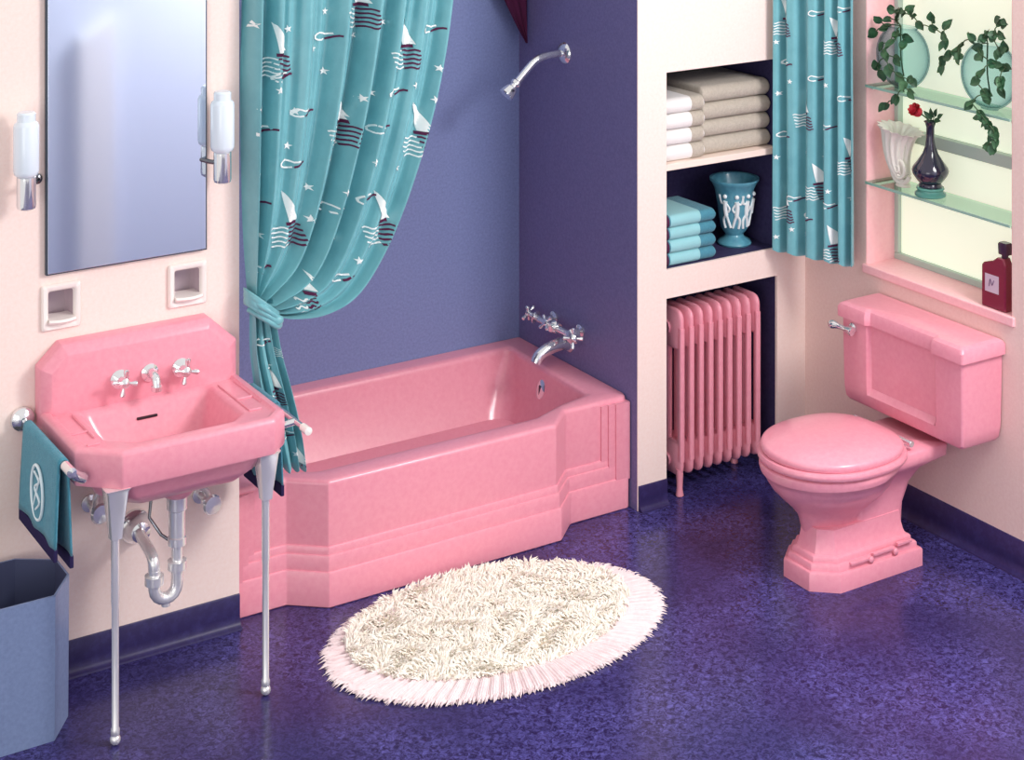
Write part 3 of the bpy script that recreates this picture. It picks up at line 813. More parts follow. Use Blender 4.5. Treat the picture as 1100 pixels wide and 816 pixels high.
# ================================================================== RUG
rug = thing('bath_rug', 'oval shaggy cream rug with pale fringe on the navy floor before the bathtub', 'rug', (0.68, -0.45, 0))
RX, RY, CX, CY = 0.575, 0.375, 0.68, -0.452
PY = CY + 0.046
m = MB()
n = 960
rows = []
for k, (rf, h) in enumerate(((0.70, 0.002), (0.70, 0.017), (0.80, 0.017), (0.86, 0.015), (0.92, 0.013), (0.97, 0.009), (0.99, 0.003))):
    row = []
    for i in range(n):
        a = 2 * PI * i / n
        rip = (1 if i % 2 else -1) * 0.0016 * (1 if rf > 0.77 else 0) + (0.0055 * math.sin(2 * PI * i / 960 * 84 + 1.5 * math.sin(i * 0.055)) if 0.75 < rf < 0.98 else 0)
        rr_ = rf + (0.012 * math.sin(i * 1.7) + 0.012 * math.sin(i * 0.63 + 1) if rf > 0.96 else 0)
        row.append((CX + RX * rr_ * math.cos(a), CY + RY * rr_ * math.sin(a), max(h + rip, 0.001)))
    rows.append(row)
m.loft(rows, False, False)
def blade(mb, base, tip, w):
    b, t_ = Vector(base), Vector(tip)
    d = (t_ - b)
    s = d.cross(Vector((0, 0, 1)))
    if s.length < 1e-6: s = Vector((1, 0, 0))
    s.normalize()
    up = s.cross(d).normalized()
    mid = b.lerp(t_, 0.55) + up * d.length * 0.12
    vs = [b + s * w, b - s * w, b + up * w, mid + s * w, mid - s * w, mid + up * w * 1.2, t_]
    mb.add(vs, [(0, 3, 5, 2), (2, 5, 4, 1), (1, 4, 3, 0), (3, 6, 5), (5, 6, 4), (4, 6, 3)])
for i in range(620):
    a = 2 * PI * (i + random.uniform(-.4, .4)) / 620
    r0, r1 = random.uniform(0.93, 0.97), random.uniform(0.985, 1.045)
    a2 = a + random.uniform(-0.02, 0.02)
    blade(m, (CX + RX * r0 * math.cos(a), CY + RY * r0 * math.sin(a), 0.008), (CX + RX * r1 * math.cos(a2), CY + RY * r1 * math.sin(a2), random.uniform(0.002, 0.007)), random.uniform(0.002, 0.0035))
m.build('fringe', M['rug_f'], rug, ang=30)
m = MB()
m.loft([lv([(CX + RX * 0.84 * math.cos(2 * PI * i / 96), PY + RY * 0.82 * math.sin(2 * PI * i / 96)) for i in range(96)], z) for z in (0.004, 0.018)])
for i in range(11000):
    a = random.uniform(0, 2 * PI); r = 0.85 * math.sqrt(random.random())
    bx, by = CX + RX * r * math.cos(a), PY + RY * r * math.sin(a)
    sw = 0.8 * math.sin(bx * 23 + 3 * math.sin(by * 17)) + 0.8 * math.cos(by * 29 + 2 * math.sin(bx * 13))
    d = a * 0.3 + sw * 2.2 + random.uniform(-0.9, 0.9)
    l = random.uniform(0.016, 0.032)
    el = random.uniform(0.25, 1.0)
    tx, ty = bx + l * math.cos(d) * math.cos(el), by + l * math.sin(d) * math.cos(el)
    rt = math.hypot((tx - CX) / RX, (ty - PY) / RY)
    if rt > 0.88: tx, ty = bx, by
    blade(m, (bx, by, 0.016), (tx, ty, 0.018 + l * math.sin(el)), random.uniform(0.0022, 0.0042))
o = m.build('pile', M['rug_c'], rug, ang=30)
o['kind'] = 'stuff'

# ================================================================== RADIATOR
rd = thing('radiator', 'pink cast iron column radiator standing in the low wall niche', 'radiator', (1.92, 0.08, 0))
NS = 9
X0, X1 = 1.757, 2.118
def section(x):
    w = 0.0108
    s = MB()
    # three upright columns joined by rounded heads at top and foot
    for yc, hw in ((0.015, 0.0125), (0.095, 0.014), (0.150, 0.014)):
        pr = rp([(x + w, yc - hw), (x + w, yc + hw), (x - w, yc + hw), (x - w, yc - hw)], 0.008, 4)
        s.loft([lv(pr, 0.13), lv(pr, 0.62)])
    def head(z0, z1, zr):
        ol = [(0.004, z0), (0.166, z0), (0.166, z1), (0.004, z1)]
        rr2 = [0.004, 0.004, 0.040, 0.040] if zr > 0 else [0.040, 0.040, 0.004, 0.004]
        def lp(xx, d): return [(xx, a, b) for a, b in rp(inset(ol, d), [max(v_ - d, 0.002) for v_ in rr2], 6)]
        s.loft([lp(x - w, 0.008), lp(x - w + 0.005, 0.002), lp(x - 0.003, 0), lp(x + 0.003, 0), lp(x + w - 0.005, 0.002), lp(x + w, 0.008)])
    head(0.535, 0.685, 1)
    head(0.072, 0.20, -1)
    return s
first = section(X0).build('section', M['pink'], rd, ang=45)
for k in range(1, NS):
    c = first.copy(); col.objects.link(c); c.parent = rd
    c.location = (k * (X1 - X0) / (NS - 1), 0, 0)
MB().tube([(X0 - 0.02, 0.085, 0.61), (X1 + 0.02, 0.085, 0.61)], 0.024, 14).build('header_pipe', M['pink'], rd)
MB().tube([(X0 - 0.02, 0.085, 0.12), (X1 + 0.02, 0.085, 0.12)], 0.024, 14).build('header_pipe', M['pink'], rd)
for x in (X0, X1):
    for y in ((0.022, 0.148) if x == X0 else (0.148,)):
        MB().lathe([(0.012, 0.0), (0.015, 0.004), (0.011, 0.03), (0.013, 0.07), (0.014, 0.10)], (x - 0.001, y, 0), (0, 0, 1), 14).build('leg', M['pink'], rd)

# ================================================================== TOILET
to = thing('toilet', 'pink close-coupled toilet with closed lid below the window', 'toilet', (1.95, -0.71, 0))
YC = -0.712
bw = MB()
BO = [(2.12, -0.590), (1.750, -0.590), (1.672, -0.655), (1.672, -0.782), (1.750, -0.848), (2.12, -0.848)]
def bb(d, z): return lv(rp(inset(BO, d), 0.004, 3), z)
bw.loft([bb(0.0, 0.0), bb(0.0, 0.055), bb(0.003, 0.060), bb(0.013, 0.061), bb(0.014, 0.078), bb(0.017, 0.082), bb(0.027, 0.083), bb(0.028, 0.098), bb(0.031, 0.102), bb(0.040, 0.104),
         bb(0.046, 0.12), bb(0.052, 0.15), bb(0.055, 0.18)])
E_ = [(0.150, 1.86, 0.135, 0.19, 0.070), (0.205, 1.86, 0.150, 0.19, 0.085), (0.235, 1.855, 0.170, 0.19, 0.105), (0.265, 1.85, 0.198, 0.20, 0.140), (0.295, 1.845, 0.222, 0.21, 0.172), (0.325, 1.842, 0.238, 0.22, 0.193),
      (0.345, 1.840, 0.244, 0.235, 0.200), (0.349, 1.840, 0.253, 0.24, 0.208), (0.362, 1.840, 0.257, 0.245, 0.212), (0.376, 1.840, 0.257, 0.245, 0.212), (0.382, 1.840, 0.250, 0.24, 0.206)]
bw.loft([lv(egg(cx, YC + 0.012, rf, rb, ry), z) for z, cx, rf, rb, ry in E_])
def rr4(x0, x1, hy, z, r=0.03): return lv(rp([(x1, YC + hy), (x0, YC + hy), (x0, YC - hy), (x1, YC - hy)], r, 5), z)
bw.loft([rr4(1.88, 2.085, 0.080, 0.10), rr4(1.88, 2.095, 0.078, 0.20), rr4(1.88, 2.120, 0.086, 0.27), rr4(1.90, 2.150, 0.110, 0.32), rr4(1.92, 2.20, 0.138, 0.345), rr4(1.95, 2.235, 0.140, 0.352, 0.02), rr4(1.95, 2.240, 0.140, 0.385, 0.02), rr4(1.955, 2.235, 0.135, 0.390, 0.02)])
bw.build('bowl', M['pink'], to, ang=45)
# raised key pattern on the plinth side
kp = MB()
yk = -0.8485
for a, b, z in ((1.80, 1.88, 0.080), (1.90, 1.99, 0.088), (2.01, 2.075, 0.095)):
    kp.box(a, b, yk + 0.004, yk + 0.018, z - 0.006, z + 0.004)
for x in (1.89, 2.0):
    kp.ball((x, yk + 0.006, 0.074), 0.012, 10, (1, 0.6, 1))
kp.build('plinth_moulding', M['pink'], to, bevel=0.002)
CXs, CYs = 1.838, -0.700
def ls(k, z, pb=2.6): return lv(egg(CXs, CYs, 0.243 * k, 0.235 * k, 0.212 * k, 64, 2.05, pb), z)
MB().loft([ls(0.97, 0.384), ls(1.035, 0.387), ls(1.050, 0.394), ls(1.050, 0.402), ls(1.035, 0.409), ls(0.98, 0.411), ls(0.7, 0.411), ls(0.68, 0.405), ls(0.68, 0.386)], closed=True).build('seat', M['pink'], to, ang=50)
MB().loft([ls(0.99, 0.4125), ls(1.000, 0.418), ls(1.0, 0.428), ls(0.985, 0.434), ls(0.955, 0.438), ls(0.90, 0.441), ls(0.84, 0.448), ls(0.60, 0.457), ls(0.3, 0.462), ls(0.05, 0.463)]).build('lid', M['pink'], to, ang=50)
for y in (CYs - 0.105, CYs + 0.105):
    MB().tube([(2.078, y - 0.034, 0.414), (2.078, y + 0.034, 0.414)], 0.0115, 12).box(2.066, 2.090, y - 0.012, y + 0.012, 0.388, 0.412).build('hinge', M['chrome'], to, bevel=0.002)
# cistern
TK = [(2.343, -0.415), (2.152, -0.415), (2.152, -0.540), (2.170, -0.548), (2.170, -0.862), (2.152, -0.870), (2.152, -0.995), (2.343, -0.995)]
TKf = [(2.343, -0.415), (2.152, -0.415), (2.152, -0.540), (2.1525, -0.548), (2.1525, -0.862), (2.152, -0.870), (2.152, -0.995), (2.343, -0.995)]
rk = [0.004, 0.012, 0.005, 0.003, 0.003, 0.005, 0.012, 0.004]
def T8(p, d, z):
    q = inset(p, d) if d else p
    return lv(rp(q, rk, 4), z)
MB().loft([T8(TKf, 0.016, 0.425), T8(TKf, 0.008, 0.436), T8(TKf, 0.004, 0.470), T8(TK, 0.003, 0.492), T8(TK, 0, 0.715)]).build('cistern', M['pink'], to, ang=30)
LO = [(2.344, -0.402), (2.138, -0.402), (2.138, -0.545), (2.156, -0.556), (2.156, -0.855), (2.138, -0.866), (2.138, -1.008), (2.344, -1.008)]
MB().loft([T8(LO, 0.010, 0.716), T8(LO, 0.0, 0.719), T8(LO, 0.0, 0.752), T8(LO, 0.006, 0.764), T8(LO, 0.018, 0.771), T8(LO, 0.022, 0.772)]).build('cistern_lid', M['pink'], to, ang=30)
fl = MB().lathe([(0, 0), (0.018, 0), (0.018, 0.006), (0.010, 0.012), (0.010, 0.03), (0, 0.031)], (2.152, -0.475, 0.690), (-1, 0, 0), 16)
fl.tube(smooth_path([(2.124, -0.500, 0.688), (2.120, -0.475, 0.690), (2.116, -0.43, 0.692), (2.112, -0.395, 0.690)], 4), [0.016, 0.016, 0.0145, 0.012, 0.010, 0.009, 0.0085, 0.009, 0.011, 0.014, 0.016, 0.015, 0.010], 12)
fl.build('flush_lever', M['chrome'], to)

# ================================================================== NICHE CONTENTS
def folded(name, label, x0, x1, y0, y1, z, h, m_body, bands, group, skew=0.0):
    t = thing(name, label, 'towel', ((x0 + x1) / 2, (y0 + y1) / 2, z), group)
    def prof(xx, d=0.0):
        # cross-section in y,z with a fat rolled front edge and a fold line
        pts = []
        hh = h * 0.5
        for k in range(9):
            a = -PI / 2 - PI * k / 8
            pts.append((y0 + hh * 0.9 + (hh + d) * math.cos(a) * 0.9, z + hh + (hh + d) * math.sin(a)))
        pts = pts + [(y1 + d, z + h * 0.96 + d), (y1 + d, z + h * 0.04 - d)]
        dy = skew * (xx - x0)
        return [(xx, a + dy, max(b, z)) for a, b in pts]
    def soft(xx, s):
        c = (y0 + y1) / 2
        return [(q[0], c + (q[1] - c) * (1 - 0.02 * s), z + h / 2 + (q[2] - z - h / 2) * (1 - 0.35 * s)) for q in prof(xx)]
    MB().loft([soft(x0, 1), soft(x0 + 0.004, 0.3), prof(x0 + 0.01), prof(x1 - 0.01), soft(x1 - 0.004, 0.3), soft(x1, 1)]).build('terry_cloth', m_body, t, ang=60)
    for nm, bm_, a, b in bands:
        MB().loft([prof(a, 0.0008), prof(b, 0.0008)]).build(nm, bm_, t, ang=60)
    return t
pos = ['lowest', 'second lowest', 'second from top', 'topmost']
hT = 0.058
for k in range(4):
    folded('bath_towel', 'white folded towel with painted taupe shade at right, %s of left stack on upper shelf' % pos[k], 1.682, 1.868, 0.012 + 0.003 * (k % 2), 0.30, 1.2345 + k * hT, hT - 0.001, M['white_t'],
           [('shade_or_border', M['tan_t'], 1.808, 1.862)], 'white towels on the upper niche shelf')  # taupe band paints the shaded right side of each white towel
for k in range(4):
    folded('bath_towel', 'taupe folded towel, %s of the right stack on the upper shelf' % pos[k], 1.872, 2.200, 0.030 + 0.004 * (k % 2), 0.34, 1.2345 + k * 0.064, 0.063, M['tan_t'],
           [], 'taupe towels on the upper niche shelf')
hT = 0.047
for k in range(4):
    folded('guest_towel', 'teal folded towel with plum edging, %s of the stack in the niche' % pos[k], 1.684 + 0.002 * (k % 2), 1.925 - 0.003 * (k % 2), 0.016 + 0.003 * ((k + 1) % 2), 0.24, 0.8505 + k * hT, hT - 0.001, M['teal_t'],
           [('edging', M['trim_t'], 1.692, 1.706), ('shade_or_border', M['teal_l'], 1.712, 1.850)], 'teal towels on the lower niche shelf')
gv = thing('goblet_vase', 'teal footed vase with white dancing figures beside the teal towels in niche', 'vase', (2.105, 0.13, 0.85))
VX, VY = 2.102, 0.13
VP = [(0.0, 0.851), (0.062, 0.851), (0.066, 0.858), (0.060, 0.868), (0.038, 0.880), (0.034, 0.890), (0.044, 0.902), (0.052, 0.915), (0.060, 0.960), (0.068, 1.02), (0.076, 1.065), (0.088, 1.088), (0.095, 1.096), (0.095, 1.104), (0.086, 1.102), (0.076, 1.08), (0.066, 1.03), (0.048, 0.93), (0.0, 0.925)]
MB().lathe(VP, (VX, VY, 0), (0, 0, 1), 36).build('vessel', M['teal_p'], gv, ang=50)
def rad(z):
    for (r0, z0), (r1, z1) in zip(VP[6:12], VP[7:12]):
        if z0 <= z <= z1: return r0 + (r1 - r0) * (z - z0) / (z1 - z0)
    return 0.07
def onv(a, z, e=0.001):
    r = rad(z) + e
    return (VX + r * math.cos(a), VY + r * math.sin(a), z)
for i, a0 in enumerate((-2.75, -2.12, -1.45, -0.8)):
    sg = 1 if i % 2 else -1
    fg = MB()
    def limb(pts, r): fg.tube(smooth_path([onv(a0 + sg * a, z) for a, z in pts], 4), r, 8)
    limb([(0.0, 1.028), (0.04, 1.00), (0.0, 0.972)], 0.0085)
    limb([(0.0, 0.975), (0.22, 0.955), (0.16, 0.922)], 0.005)
    limb([(0.0, 0.975), (-0.12, 0.950), (-0.24, 0.925)], 0.005)
    limb([(0.0, 1.024), (0.26, 1.018), (0.36, 1.05)], 0.004)
    limb([(0.0, 1.022), (-0.22, 1.00), (-0.12, 0.985)], 0.004)
    fg.ball(onv(a0, 1.046), 0.0085, 10)
    fg.build('relief_figure', M['white_p'], gv)

# ================================================================== WINDOW SHELVES AND WHAT STANDS ON THEM
SZ = (1.150, 1.506)
for i, z in enumerate(SZ):
    t = thing('glass_shelf', ['lower glass shelf across the window under the white and black vases', 'upper glass shelf across the window carrying two ivy bowls'][i], 'shelf', (2.41, -0.685, z), 'glass shelves in the window')
    MB().box(2.340, 2.480, WY0 + 0.004, WY1 - 0.004, z, z + 0.008).build('plate', M['shelf_g'], t, smooth=False)
    MB().box(2.336, 2.340, WY0 + 0.004, WY1 - 0.004, z - 0.0005, z + 0.0085).build('front_edge', M['shelf_ge'], t, smooth=False)
    for y in (WY0 + 0.0115, WY1 - 0.0115):
        MB().box(2.36, 2.47, y - 0.0075, y + 0.0075, z - 0.012, z - 0.0006).build('bracket', M['chrome'], t, bevel=0.002)
zs1 = SZ[0] + 0.0085
# shell vase
shv = thing('shell_vase', 'white fluted shell vase with coiled foot on the lower glass shelf', 'vase', (2.405, -0.465, zs1))
sp = MB()
yc, xc = -0.445, 2.405
cl = smooth_path([(xc, yc - 0.018, zs1 + 0.040), (xc, yc - 0.006, zs1 + 0.052), (xc, yc + 0.006, zs1 + 0.085), (xc, yc + 0.010, zs1 + 0.125), (xc, yc + 0.006, zs1 + 0.165), (xc, yc - 0.002, zs1 + 0.190), (xc, yc - 0.006, zs1 + 0.200)], 5)
nC = len(cl)
def ringv(c, ry, rx, tilt, flut=0.10, n=84):
    out = []
    for i in range(n):
        a = 2 * PI * i / n
        k = 1 + flut * math.cos(14 * a)
        y, x = ry * k * math.cos(a), rx * k * math.sin(a)
        out.append((c[0] + x, c[1] + y, c[2] + tilt * y))
    return out
lp = []
for i, c in enumerate(cl):
    s = i / (nC - 1)
    ry = 0.030 + 0.052 * s ** 1.25
    lp.append(ringv(c, ry, 0.026 + 0.034 * s, -0.10 + 0.20 * s))
lp.append(ringv(cl[-1] + Vector((0, -0.002, 0.008)), 0.094, 0.066, 0.12))
lp.append(ringv(cl[-1] + Vector((0, -0.002, 0.004)), 0.078, 0.054, 0.12))
lp.append(ringv(cl[-3], 0.058, 0.042, 0.1))
lp.append(ringv(cl[-10], 0.036, 0.028, 0.0))
sp.loft(lp)
sp.build('shell', M['shell'], shv, ang=70)
co = MB()
cp = []
rad_ = []
for k in range(60):
    s = k / 59
    a = 0.3 + s * 4.4 * PI
    r = 0.046 * (1 - s) ** 0.9 + 0.004
    cp.append((xc - 0.012 - 0.020 * s, yc - 0.018 - r * math.cos(a) * 0.95, zs1 + 0.060 - r * math.sin(a)))
    rad_.append(0.0085 * (1 - 0.45 * s))
co.tube(cp, rad_, 10)
cg = MB()
cg.tube([(x_ + 0.003, yc - 0.018 + (y_ - yc + 0.018) * 0.86, zs1 + 0.060 + (z_ - zs1 - 0.060) * 0.86) for x_, y_, z_ in cp[:50]], [r_ * 0.75 for r_ in rad_[:50]], 8)
cg.build('coil_groove', M['shell_g'], shv, ang=70)
co.build('coil', M['shell'], shv, ang=70)
MB().loft([ringv((xc, yc - 0.02, zs1 + z), r, r * 0.75, 0, 0, 24) for z, r in ((0.0, 0.030), (0.004, 0.032), (0.012, 0.024), (0.03, 0.03))]).build('foot', M['shell'], shv)
# black bud vase on green glass foot
bvz = thing('bud_vase', 'black slender-necked vase holding a red rose on the lower glass shelf', 'vase', (2.388, -0.615, zs1))
bx_, by_ = 2.388, -0.617
VPb = [(0.0, 0.034), (0.040, 0.034), (0.042, 0.040), (0.038, 0.046), (0.050, 0.060), (0.062, 0.078), (0.066, 0.092), (0.062, 0.104), (0.046, 0.125), (0.028, 0.152), (0.018, 0.180), (0.0145, 0.21), (0.0145, 0.245), (0.020, 0.262), (0.024, 0.266), (0.020, 0.268), (0.011, 0.25), (0.0, 0.2)]
MB().lathe([(r, z + zs1) for r, z in VPb], (bx_, by_, 0), (0, 0, 1), 36).build('vessel', M['vase_b'], bvz, ang=60)
tag(MB().lathe([(0.0, 0), (0.050, 0), (0.055, 0.004), (0.055, 0.012), (0.047, 0.018), (0.046, 0.024), (0.050, 0.028), (0.048, 0.0335), (0, 0.0335)], (bx_, by_, zs1), (0, 0, 1), 32).build('glass_stand', M['green_g'], None),
    'round green glass stand beneath the black bud vase', 'stand')
ro = thing('rose', 'red rose with dark leaves standing in the black bud vase', 'flower', (bx_, by_, zs1 + 0.25))
rc = Vector((bx_ - 0.012, by_ + 0.052, zs1 + 0.292))
MB().tube(smooth_path([(bx_, by_, zs1 + 0.215), (bx_, by_ + 0.004, zs1 + 0.262), (bx_ - 0.006, by_ + 0.028, zs1 + 0.282), tuple(rc)], 5), 0.0028, 8).build('stem', M['stem'], ro)
def petal(mb, c, d, up, w, l, curl):
    d = Vector(d).normalized(); up = Vector(up).normalized(); s = d.cross(up)
    P = []
    for i in range(7):
        u = i / 6
        row = []
        ww = w * math.sin(PI * min(0.98, 0.18 + 0.75 * u)) ** 0.6
        for j in range(7):
            t_ = j / 6 * 2 - 1
            row.append(tuple(Vector(c) + d * (l * u * (1 - 0.25 * u)) + up * (l * (0.9 * u - curl * u * u) + 0.3 * w * t_ * t_) + s * (ww * t_)))
        P.append(row)
    mb.grid(P)
pm = MB()
for ringn, (k, sp_, l, c_) in enumerate(((3, 0.25, 0.025, 0.2), (5, 0.7, 0.030, 0.4), (6, 1.0, 0.032, 0.8))):
    for i in range(k):
        a = 2 * PI * i / k + ringn
        fwd = Vector((-0.75, 0.25, 0.6)).normalized()
        u_ = fwd.orthogonal().normalized(); w_ = fwd.cross(u_)
        dd = (u_ * math.cos(a) + w_ * math.sin(a))
        petal(pm, rc, dd * sp_ + fwd * 0.15, fwd, 0.019, l, c_)
pm.ball(tuple(rc), 0.019, 12)
pm.build('petals', M['rose'], ro, fix=False)

def leaf_shape(mb, c, d, nrm, L, W):
    d = Vector(d).normalized(); nrm = Vector(nrm).normalized()
    s = d.cross(nrm).normalized(); nrm = s.cross(d)
    c = Vector(c)
    prof = [(0.0, 0.0), (0.10, 0.55), (0.28, 0.95), (0.48, 1.0), (0.68, 0.78), (0.86, 0.40), (1.0, 0.0)]
    P = []
    for u, w_ in prof:
        row = []
        for t_ in (-1, -0.5, 0, 0.5, 1):
            row.append(tuple(c + d * (L * (u - 0.45)) + s * (W * max(w_, 0.02) * t_) + nrm * (0.16 * W * (t_ * t_) * 1.0 - 0.25 * L * (u - 0.4) ** 2)))
        P.append(row)
    mb.grid(P)
lf = MB()
for d_, c_ in (((-0.3, -0.5, 0.8), (0, -0.028, 0.30)), ((-0.2, -0.8, 0.5), (0, -0.05, 0.292)), ((-0.4, -0.1, 1.0), (0, -0.006, 0.295)), ((-0.2, -0.9, 0.1), (0, -0.035, 0.275)), ((-0.4, 0.5, 0.6), (0, 0.012, 0.285))):
    leaf_shape(lf, (bx_ + c_[0], by_ + c_[1] * 0.9, zs1 + c_[2]), d_, (-1, -0.3, 0.4), 0.042, 0.009)
    lf.tube([(bx_, by_, zs1 + 0.24), (bx_ + c_[0], by_ + c_[1] * 0.7, zs1 + c_[2] - 0.012)], 0.0016, 6)
lf.build('leaves', M['leaf'], ro, fix=False)

# ivy bowls
zs2 = SZ[1] + 0.0085
L1 = [(-0.486, 1.818), (-0.52, 1.804), (-0.576, 1.83), (-0.601, 1.803), (-0.631, 1.777), (-0.693, 1.804), (-0.693, 1.774), (-0.77, 1.799), (-0.746, 1.76), (-0.758, 1.732), (-0.411, 1.765), (-0.393, 1.709), (-0.468, 1.776), (-0.512, 1.776), (-0.55, 1.805), (-0.455, 1.749), (-0.512, 1.726), (-0.559, 1.724), (-0.442, 1.673), (-0.486, 1.692), (-0.546, 1.695), (-0.468, 1.64), (-0.52, 1.642), (-0.42, 1.595), (-0.442, 1.57), (-0.486, 1.599), (-0.533, 1.576), (-0.597, 1.568), (-0.563, 1.544), (-0.593, 1.534), (-0.52, 1.494), (-0.464, 1.459)]
L2 = [(-1.004, 1.835), (-1.04, 1.832), (-0.95, 1.801), (-1.03, 1.799), (-0.935, 1.776), (-0.873, 1.764), (-0.973, 1.785), (-0.826, 1.734), (-0.81, 1.71), (-0.77, 1.695), (-0.818, 1.694), (-0.738, 1.67), (-0.73, 1.638), (-1.049, 1.758), (-0.904, 1.737), (-0.92, 1.716), (-0.966, 1.694), (-1.004, 1.74), (-0.989, 1.692), (-1.049, 1.69), (-0.927, 1.656), (-0.896, 1.624), (-1.004, 1.645), (-1.034, 1.63), (-0.943, 1.589), (-1.011, 1.609), (-0.881, 1.546), (-0.95, 1.581), (-0.924, 1.516), (-0.958, 1.484), (-0.996, 1.457), (-1.034, 1.47), (-0.918, 1.513), (-0.959, 1.485), (-1.011, 1.46), (-0.988, 1.424), (-0.953, 1.413), (-1.034, 1.442), (-1.023, 1.409)]
def ivy_bowl(yc, zc, ry, rz, leaves, lab_b, lab_i, rx=0.070):
    xc = 2.405
    b = thing('glass_bowl', lab_b, 'bowl', (xc, yc, zs2), 'round glass bowls in the window')
    def ringb(k, z, rx_=rx): return [(xc + rx_ * k * math.cos(2 * PI * i / 40), yc + ry * k * math.sin(2 * PI * i / 40), z) for i in range(40)]
    angs = np.linspace(-1.25, 1.02, 16)
    lo = [ringb(0.30, zs2), ringb(0.30, zs2 + 0.003)]
    lo += [ringb(math.cos(a), zc + rz * math.sin(a)) for a in angs]
    lo += [ringb(math.cos(1.02) + 0.06, zc + rz * 0.90), ringb(math.cos(1.02) + 0.03, zc + rz * 0.91)]
    lo += [ringb(0.955 * math.cos(a), zc + 0.965 * rz * math.sin(a)) for a in angs[::-1]]
    MB().loft(lo).build('vessel', M['bowl_g'], b, ang=70)
    p = thing('ivy_plant', lab_i, 'plant', (xc, yc, zc), 'ivy trailing from the window bowls')
    lm, sm = MB(), MB()
    mouth = Vector((xc - 0.01, yc, zc + rz * 0.93))
    pts = []
    for (y, z) in leaves:
        dz = max(-1, min(1, (z - zc) / (rz * 1.0))); dy = (y - yc) / ry
        rr_ = dz * dz + dy * dy
        x = xc - rx * math.sqrt(max(0, 1 - rr_)) - 0.014 if rr_ < 1 else xc - 0.05 + random.uniform(-0.02, 0.02)
        x = min(x, 2.395)
        # slide along the sight line so the leaf keeps its place when it leaves its plane
        if z < 1.55: x = min(x, 2.312)
        t_ = (x - 2.315)
        y2 = max(y + 0.80 * t_, -0.988)
        z2 = z - 0.22 * t_
        pts.append(Vector((x, y2, z2)))
    # stems join each leaf to its nearest neighbour closer to the mouth
    order = sorted(range(len(pts)), key=lambda i: (pts[i] - mouth).length)
    done = []
    for i in order:
        cand = [mouth] + [pts[j] for j in done]
        q = min(cand, key=lambda c: (c - pts[i]).length + 0.15 * (c - mouth).length)
        mid = q.lerp(pts[i], 0.5) + Vector((-0.006, 0, 0.006))
        sm.tube([q, mid, pts[i]], 0.0022, 6)
        d = (pts[i] - q)
        d = d.normalized() if d.length > 1e-4 else Vector((0, 0, 1))
        for k in range(2):
            dd = d + Vector((random.uniform(-.4, .1), random.uniform(-.8, .8), random.uniform(-.8, .5)))
            leaf_shape(lm, pts[i] + Vector((-0.004 * k, random.uniform(-.012, .012) * k, random.uniform(-.012, .012) * k)), dd, (-1, random.uniform(-.8, .3), random.uniform(0, .8)), random.uniform(0.036, 0.050), random.uniform(0.012, 0.017))
        done.append(i)
    sm.tube(smooth_path([mouth, (xc, yc + 0.01, zc), (xc - 0.005, yc - 0.01, zc - 0.6 * rz)], 4), 0.003, 6)
    sm.build('vines', M['stem'], p, fix=False)
    lm.build('leaves', M['leaf'], p, fix=False)
ivy_bowl(-0.463, 1.632, 0.118, 0.119, L1, 'round aqua glass bowl on the upper window shelf, nearer the curtain', 'dark green ivy trailing from the glass bowl nearer the curtain')
ivy_bowl(-0.880, 1.632, 0.118, 0.119, L2, 'round aqua glass bowl on the upper window shelf at the right jamb', 'dark green ivy trailing from the glass bowl at the right window jamb')

# scent bottle on the sill
sb_ = thing('scent_bottle', 'dark red glass bottle with lilac label and plum stopper on the sill', 'bottle', (2.37, -0.945, WZ0))
y0, y1, x0, x1 = -1.000, -0.893, 2.350, 2.388
zb = WZ0 + 0.0025
prof = [(y0, zb), (y1, zb), (y1, zb + 0.140), (y1 - 0.010, zb + 0.150), (y0 + 0.058, zb + 0.163), (y0 + 0.036, zb + 0.180), (y0 + 0.010, zb + 0.180), (y0, zb + 0.160)]
def pr(x, d): return [(x, a, b) for a, b in rp(inset(prof, d), 0.003, 3)]
MB().loft([pr(x0, 0.004), pr(x0 + 0.004, 0), pr(x1 - 0.004, 0), pr(x1, 0.004)]).build('vessel', M['perf'], sb_, ang=30)
MB().box(x0 - 0.0012, x0 - 0.0002, y0 + 0.028, y1 - 0.018, zb + 0.055, zb + 0.115).build('paper_label', M['perf_l'], sb_, smooth=False)
ml = MB()
yl = (y0 + 0.028 + y1 - 0.018) / 2
ml.tube(smooth_path([(x0 - 0.002, yl + 0.012, zb + 0.075), (x0 - 0.002, yl + 0.006, zb + 0.100), (x0 - 0.002, yl - 0.002, zb + 0.080), (x0 - 0.002, yl - 0.010, zb + 0.098)], 5), 0.0016, 6)
ml.build('label_mark', M['perf_m'], sb_)
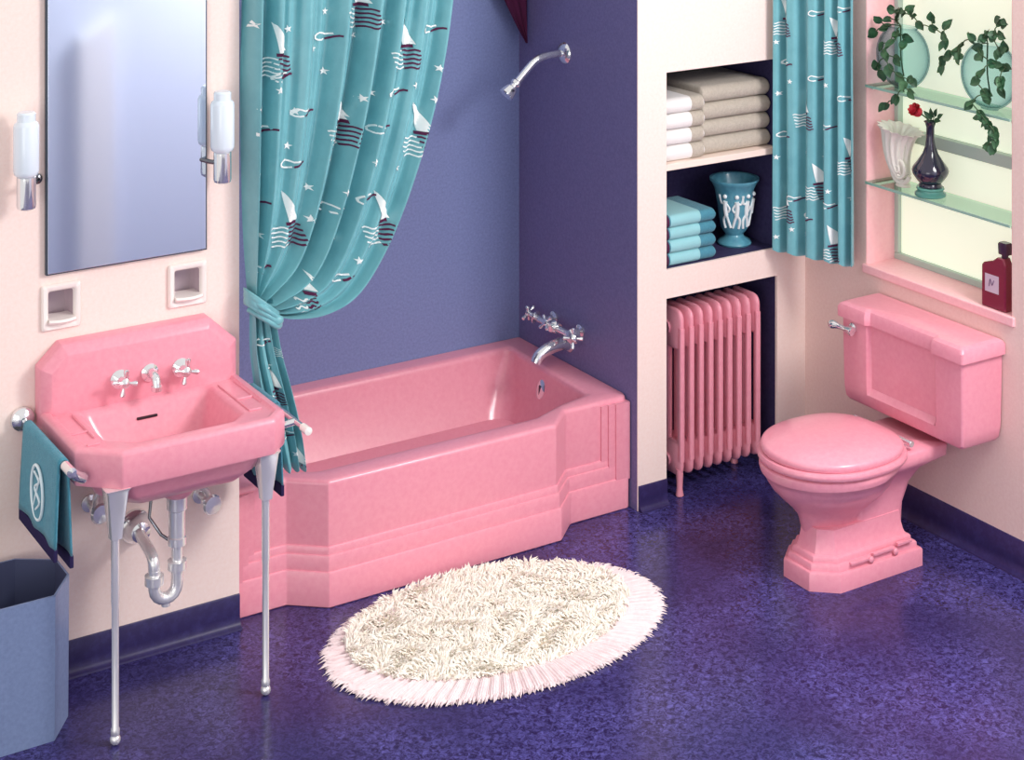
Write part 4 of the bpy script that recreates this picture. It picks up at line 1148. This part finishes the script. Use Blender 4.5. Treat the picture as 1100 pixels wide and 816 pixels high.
MB().loft([lv(rp([(2.384, -0.964), (2.354, -0.964), (2.354, -1.001), (2.384, -1.001)], 0.005, 3), z) if k == 0 else lv(rp(scl([(2.384, -0.964), (2.354, -0.964), (2.354, -1.001), (2.384, -1.001)], k, (2.369, -0.9825)), 0.005, 3), z) for z, k in ((zb + 0.180, 0.55), (zb + 0.190, 0.55), (zb + 0.192, 1.0), (zb + 0.226, 1.08), (zb + 0.232, 0.9))]).build('stopper', M['cap'], sb_, ang=30)

# ================================================================== LIGHT
wd = bpy.data.worlds.new('World'); scene.world = wd
wd.use_nodes = True
bg = wd.node_tree.nodes['Background']
bg.inputs['Color'].default_value = (1.0, 0.97, 0.965, 1)
bg.inputs['Strength'].default_value = 0.85
def area(name, loc, target, size, power, colr=(1, 1, 1), sy=None):
    l = bpy.data.lights.new(name, 'AREA'); l.energy = power; l.size = size; l.color = colr
    if sy: l.shape = 'RECTANGLE'; l.size_y = sy
    o = bpy.data.objects.new(name, l); col.objects.link(o)
    o.location = loc
    o.rotation_euler = (Vector(target) - Vector(loc)).to_track_quat('-Z', 'Y').to_euler()
    return o
area('ceiling_light', (2.05, -2.7, 3.0), (0.5, 0.0, 0.7), 0.9, 72, (1.0, 0.97, 0.95))
area('left_fill', (-3.8, -4.2, 1.5), (1.2, -0.3, 0.6), 2.4, 44, (1.0, 0.98, 0.97))  # added soft fill for the open left side, no window stands there
area('front_wall_fill', (2.0, -2.3, 2.5), (1.0, -3.3, 1.2), 0.4, 44, (1.0, 0.98, 0.96))  # added lamp to brighten the wall that the mirror reflects

# ================================================================== CAMERA
cd = bpy.data.cameras.new('Camera')
cd.sensor_width = 36.0
cd.lens = 1913.1 / 1100 * 36.0
cd.shift_x = 0.0
cd.shift_y = -698.0 / 1100
cd.clip_start = 0.05
cam = bpy.data.objects.new('Camera', cd); col.objects.link(cam)
cam.location = (-2.2515, -5.2054, 2.82)
cam.rotation_euler = (PI / 2, 0, math.radians(57.902 - 90))
scene.camera = cam
vs = scene.view_settings
vs.view_transform = 'Standard'; vs.look = 'None'; vs.exposure = 0.0; vs.gamma = 1.0; vs.use_curve_mapping = False
